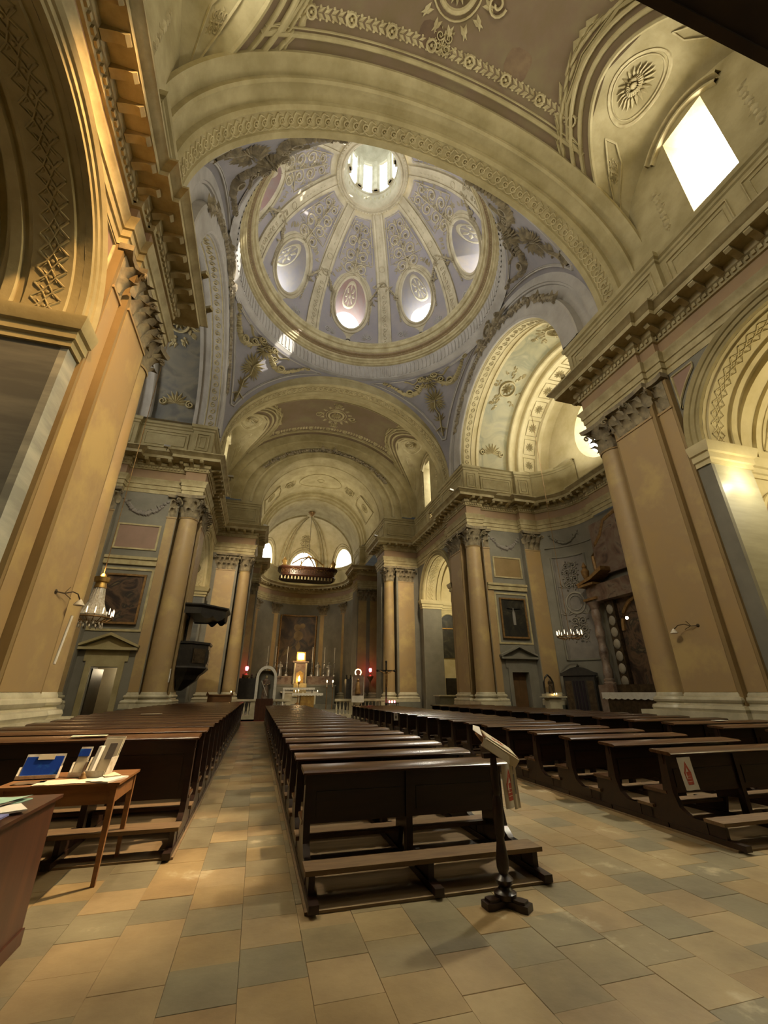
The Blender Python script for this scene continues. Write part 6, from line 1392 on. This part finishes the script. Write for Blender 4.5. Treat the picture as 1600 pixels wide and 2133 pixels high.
for (x, lb) in ((-1.02, 'left'), (9.55, 'right')):
    t = thing('sanctuary_lamp', 'red sanctuary lamp with gilt bowl, %s of the altar' % lb, 'lamp', (x, 38.5, 3.2))
    b = MB(); b.lathe([(.001, 0), (.1, .02), (.14, .2), (.11, .32), (.001, .33)], 12); b.build('red_glass', 'redlamp', t)
    b = MB(); b.lathe([(.02, -1.0), (.08, -.75), (.28, -.45), (.3, -.35), (.1, -.2), (.06, 0)], 12); b.build('gilt_bowl', 'oldgold', t); b = MB(); b.tube([(0, 0, .3), (0, .5, .9), (0, .85, 1.2)], .015, 5); b.build('bracket', 'bronze', t)
# tables
def altar_table(name, label, x, y, w, d, z0, h, legm, m_top='cloth', block=False):
    t = thing(name, label, 'altar', (x, y, z0)); b = MB(); b.box(-w / 2, w / 2, -d / 2, d / 2, h - .06, h); b.grid(lambda u, v: (u, -d / 2 - .005, h - v * (.16 + .02 * sin(u * 30))), rng(-w / 2, w / 2, 50), (0, 1)); b.build('cloth', m_top, t)
    if block: b = MB(); b.box(-w * .22, w * .22, -d * .4, d * .4, 0, h - .06); b.box(-w * .3, w * .3, -d * .45, d * .45, 0, .1); b.build('base', legm, t)
    else:
        for k in (-1, 1): b = MB(); b.box(k * (w / 2 - .1) - .07, k * (w / 2 - .1) + .07, -d * .4, d * .4, 0, h - .06); b.build('leg', legm, t)
    return t
altar_table('altar_table', 'front altar table with gilt base and white cloth', 3.35, 31.6, 2.1, .9, .18, 1.32, 'gold', block=True)
altar_table('altar_table', 'white-framed altar table further back in the choir', 3.3, 38.0, 2.6, .8, .18, 1.72, 'cloth')
for i, (dx, dz) in enumerate(((-.8, .1), (-.6, .14), (-.3, .08), (.7, .1))): candle(3.35 + dx, 31.5, 1.5, '%s small white candle on the front altar table' % ['leftmost', 'second', 'third', 'rightmost'][i], dz, flame=i != 2)
for i, x in enumerate((6.02, 6.55)):
    t = thing('candlestick', '%s tall brass candlestick burning right of the high altar' % ['left', 'right'][i], 'candlestick', (x, 40.5, .0)); b = MB(); b.lathe([(.2, 0), (.18, .06), (.04, .15), (.03, 1.9), (.09, 1.95), (.02, 2.0)], 10); b.build('stem', 'oldgold', t); b = MB(); b.lathe([(.03, 2.0), (.03, 2.35), (.001, 2.36)], 8); b.build('candle', 'cloth', t); b = MB(); b.lathe([(.001, 2.36), (.05, 2.42), (.03, 2.52), (.001, 2.58)], 8); b.build('flame', 'flame', t)
# high altar
AX = 3.95
t = thing('high_altar', 'marble high altar with stepped gradines, tabernacle and tall candle shelf', 'high altar', (AX, 45.6, 0))
b = MB(); b.box(-1.6, 1.6, -1.3, -.3, .5, 1.5); b.build('mensa_block', 'white', t); b = MB(); b.box(-1.8, 1.8, -1.4, -.3, 1.5, 1.62); b.build('mensa', 'cloth', t)
b = MB(); b.box(-3.6, 3.6, -.3, .6, .5, 2.1); b.box(-3.7, 3.7, -.38, .6, 2.1, 2.25); b.build('lower_gradine', 'plinth', t); b = MB(); b.box(-3.4, 3.4, -.1, .6, 2.25, 2.9); b.box(-3.5, 3.5, -.18, .6, 2.9, 3.05); b.build('upper_gradine', 'twist', t)
b = MB(); b.box(-.7, .7, -.4, .5, 2.25, 4.3); b.box(-.8, .8, -.5, .5, 4.3, 4.45); b.build('tabernacle', 'twist', t)
b = MB(); b.prism([(-.35, 2.4), (.35, 2.4), (.35, 3.3), (0, 3.55), (-.35, 3.3)], lambda x, z: (x, -.45, z), lambda x, z: (x, -.4, z)); b.build('tabernacle_door', 'gold', t)
for k in (-1, 1): b = MB(); b.lathe([(.1, 2.3), (.08, 2.4), (.08, 4.0), (.12, 4.25)], 10, (k * .58, -.5, 0)); b.build('small_column', 'white', t)
b = MB(); b.box(-.62, .62, -1.45, -1.38, 1.15, 2.35); b.build('lit_frontal', 'rail', t)
t = thing('glory_lamp', 'glowing golden square reliquary above the tabernacle', 'reliquary', (AX + .02, 45.5, 4.46))
b = MB(); frame(b, -.3, .3, .15, .75, .14, -.1, .05); b.build('frame', 'gold', t); b = MB(); b.box(-.3, .3, -.04, .0, .15, .75); b.build('glow_panel', 'rose_light', t); b = MB(); b.sphere((0, -.1, .45), .13, 10, 6); b.build('bulb', 'bulb', t)
lamp('tabernacle_glow', 'POINT', (AX, 44.4, 5.0), 60, (1.0, .65, .3), .2)
t = thing('altar_flame', 'burning lamp in front of the tabernacle', 'lamp', (AX - .2, 43.4, 2.2)); b = MB(); b.lathe([(.03, 0), (.12, .15), (.1, .3), (.02, .32)], 10); b.build('bowl', 'oldgold', t); b = MB(); b.lathe([(.001, .3), (.12, .42), (.08, .62), (.001, .8)], 10); b.build('flame', 'flame', t); b = MB(); b.lathe([(.3, -1.7), (.05, -1.5), (.03, 0)], 10); b.build('stand', 'oldgold', t)
cs = None
for i, dx in enumerate((-3.3, -2.5, -1.35, 1.2, 2.45, 3.5)):
    x = AX + dx; lb = 'tall altar candlestick on the high altar, %s' % ['outermost left', 'second from left', 'left beside the tabernacle', 'right beside the tabernacle', 'second from right', 'outermost right'][i]
    if cs is None:
        cs = thing('altar_candlestick', lb, 'candlestick', (x, 45.7, 3.05), None, 'tall candlesticks of the high altar')
        b = MB(); b.lathe([(.22, 0), (.2, .12), (.1, .2), (.14, .32), (.06, .42), (.05, .7), (.1, .78), (.05, .86), (.045, 1.2), (.12, 1.28), (.03, 1.32)], 12); b.build('stem', 'silver', cs); b = MB(); b.lathe([(.035, 1.32), (.035, 2.8), (.001, 2.84)], 8); b.build('candle', 'cloth', cs)
    else: dup(cs, (x, 45.7, 3.05), None, lb)
for i, dx in enumerate((-2.0, 1.8, 2.95)):
    t = thing('silver_bust', 'silver saint statuette on the high altar, %s' % ['left of the tabernacle', 'right of the tabernacle', 'far right'][i], 'statuette', (AX + dx, 45.6, 3.05)); figure(t, 1.35, 'silver', 'silver')
# altar painting
t = thing('altar_painting', 'large dim altar painting in the middle of the apse', 'painting', (XC + .1, 49.05, 0))
def apw(u, v, h): a = pi / 2 - u / 5.2; return (5.2 * cos(a) * (1 - h / 5.2) - .1, 5.2 * sin(a) * (1 - h / 5.2) - 4.85, v)
b = MB(); b.grid(lambda u, v: apw(u, v, .02), rng(-2.0, 2.0, 16), rng(3.0, 9.5, 4)); b.build('canvas', 'pic_altar', t)
b = Orn(apw); b.loop([(u, 2.9) for u in rng(-2.05, 2.05, 12)] + [(u, 9.6) for u in rng(2.05, -2.05, 12)], .2, .14); b.mb.build('frame', 'oldgold', t)
q = Orn(lambda u, v, h: apw(u, v, h + .03)); 
for (u, v, r_) in ((.1, 7.4, .55), (-.1, 8.3, .4), (.5, 8.5, .3)): q.blob(u, v, r_, .03, 9)
q.leaf(-1.5, 5.2, .8, 1.6, .5, .03); q.leaf(.1, 5.6, 1.5, 1.3, .6, .03); q.blob(-.2, 4.9, .4, .03, 8); q.blob(.6, 5.2, .35, .03, 8)
q.mb.build('painted_figures', 'fig', t)
# choir stalls
for k, (x, lb) in enumerate(((-.9, 'left'), (8.1, 'right'))):
    t = thing('choir_stalls', 'black choir stalls in shadow on the %s side of the choir' % lb, 'choir stalls', (x, 38.6, 0))
    b = MB(); b.box(-.75, .75, -.4, .4, 0, 2.6); b.build('back_wall', 'black', t)
    for i in range(5): b = MB(); b.lathe([(.06, 2.6), (.1, 2.7), (.04, 2.8), (.08, 2.88), (.001, 2.98)], 8, (-.7 + .35 * i, -.2, 0)); b.build('finial', 'black', t)
# canopy
t = thing('hanging_canopy', 'carved wooden canopy with gilt crown hanging on a chain over the high altar', 'canopy', (XC + .05, 43.2, 12.3))
def ring_(mb, prof, n=24, sx=2.9, sy=1.6): mb.grid(lambda a, j: (sx * prof[j][0] * (abs(cos(a)) ** .45) * (1 if cos(a) > 0 else -1), sy * prof[j][0] * (abs(sin(a)) ** .45) * (1 if sin(a) > 0 else -1), prof[j][1]), [2 * pi * (i + .5) / n for i in range(n)], range(len(prof)), 0, True)
b = MB(); ring_(b, [(.93, 0), (1.0, .1), (.96, .18), (.96, .72), (1.0, .8), (1.06, .95), (1.06, 1.05), (.98, 1.08), (.0, 1.15)]); b.build('box', 'wood_red', t)
b = MB(); ring_(b, [(.9, .02), (0, .05)]); b.build('underside', 'wood', t)
n = 17
for i in range(n):
    x = -2.65 + 5.3 * i / (n - 1)
    b = MB(); b.prism([(-.05, .0), (.05, .0), (.09, -.34), (.0, -.26), (-.09, -.34)], lambda u, v: (u, -.02, v), lambda u, v: (u, .02, v)); b.build('tassel', 'rail', t, (x, -1.5, -.02))
    b = MB(); b.tube([(.1 * cos(a), 0, .17 * sin(a)) for a in rng(0, 2 * pi, 12)], .018, 4, caps=False); b.build('oval_boss', 'oldgold', t, (x, -1.6, .48))
b = Orn(lambda u, v, h: (u, -1.65 - h, v)); b.swag(-2.0, .95, -.3, .95, .3, .06, .06, 12); b.swag(.3, .95, 2.0, .95, .3, .06, .06, 12); b.mb.build('garland', 'oldgold', t, kind='stuff')
b = MB()
for a in rng(0, 2 * pi, 6)[:-1]: b.tube([(1.5 * cos(a), 1.0 * sin(a), 1.1), (1.65 * cos(a), 1.1 * sin(a), 1.7), (.8 * cos(a), .55 * sin(a), 2.3), (0, 0, 2.5)], .075, 6)
b.sphere((0, 0, 2.55), .16, 8, 6); b.tube([(0, 0, 2.7), (0, 0, 3.0)], .04, 5); b.tube([(-.12, 0, 2.88), (.12, 0, 2.88)], .04, 5); b.build('gilt_crown', 'gold', t)
for k in (-1, 1):
    for j in (-1, 1): b = MB(); b.lathe([(.15, 1.05), (.24, 1.2), (.2, 1.35), (.3, 1.6), (.12, 1.8), (.06, 1.95)], 8, (k * 2.5, j * 1.2, 0)); b.build('corner_bouquet', 'gold', t)
b = MB(); b.tube([(0, 0, 3.0), (0, 0, 7.55)], .025, 5); b.build('chain', 'bronze', t); b = MB(); b.lathe([(.05, 7.2), (.3, 7.55), (.4, 7.68)], 12); b.build('ceiling_boss', 'oldgold', t)

# ------------------------------------------------------------------ right side chapels: niche, picture, doorway
t = thing('arched_niche', 'arched brown niche on the side wall of the near right chapel', 'niche', (XC + 10.9, 7.53, 0))
b = MB(); b.add([(1.35 * cos(a), -.02, 5.7 + 1.35 * sin(a)) for a in rng(0, pi, 16)] + [(-1.35, -.02, 4.6), (1.35, -.02, 4.6)], [tuple(range(19))]); b.build('back', 'pink', t)
b = MB(); b.tube([(1.4 * cos(a), -.05, 5.7 + 1.4 * sin(a)) for a in rng(0, pi, 20)], .07, 6); b.build('arch_rim', 'chapel', t); b = MB(); b.box(-1.4, 1.4, -.15, 0, 4.45, 4.6); b.build('sill', 'chapel', t)
t = thing('chapel_picture', 'dark arched picture with a small figure in the far right chapel', 'picture', (XC + 9.95, 30.25, 0))
b = MB(); b.add([(.8 * cos(a), -.03, 6.2 + .9 * sin(a)) for a in rng(0, pi, 14)] + [(-.8, -.03, 3.9), (.8, -.03, 3.9)], [tuple(range(17))]); b.build('canvas', 'pic_crucifixion', t)
b = MB(); b.tube([(.86, -.06, 3.9)] + [(.86 * cos(a), -.06, 6.2 + .95 * sin(a)) for a in rng(0, pi, 14)] + [(-.86, -.06, 3.9)], .08, 6); b.build('frame', 'chapel', t); b = MB(); b.box(-.8, .8, -.07, -.03, 6.0, 6.06); b.build('rod', 'gold', t)
d = MB(); d.box(XC + 9.5, XC + 10.5, 30.2, 30.28, 0, 2.5); struct('door_3', d, 'black', 'dark doorway in the side wall of the far right chapel', 'door')
t = thing('marble_table', 'small white marble table inside the far right arch', 'table', (XC + 8.75, 28.9, 0)); b = MB(); b.box(-.55, .55, -.4, .4, 0, 1.3); b.build('block', 'plinth', t); b = MB(); b.box(-.65, .65, -.5, .5, 1.3, 1.38); b.build('table_top', 'white', t)
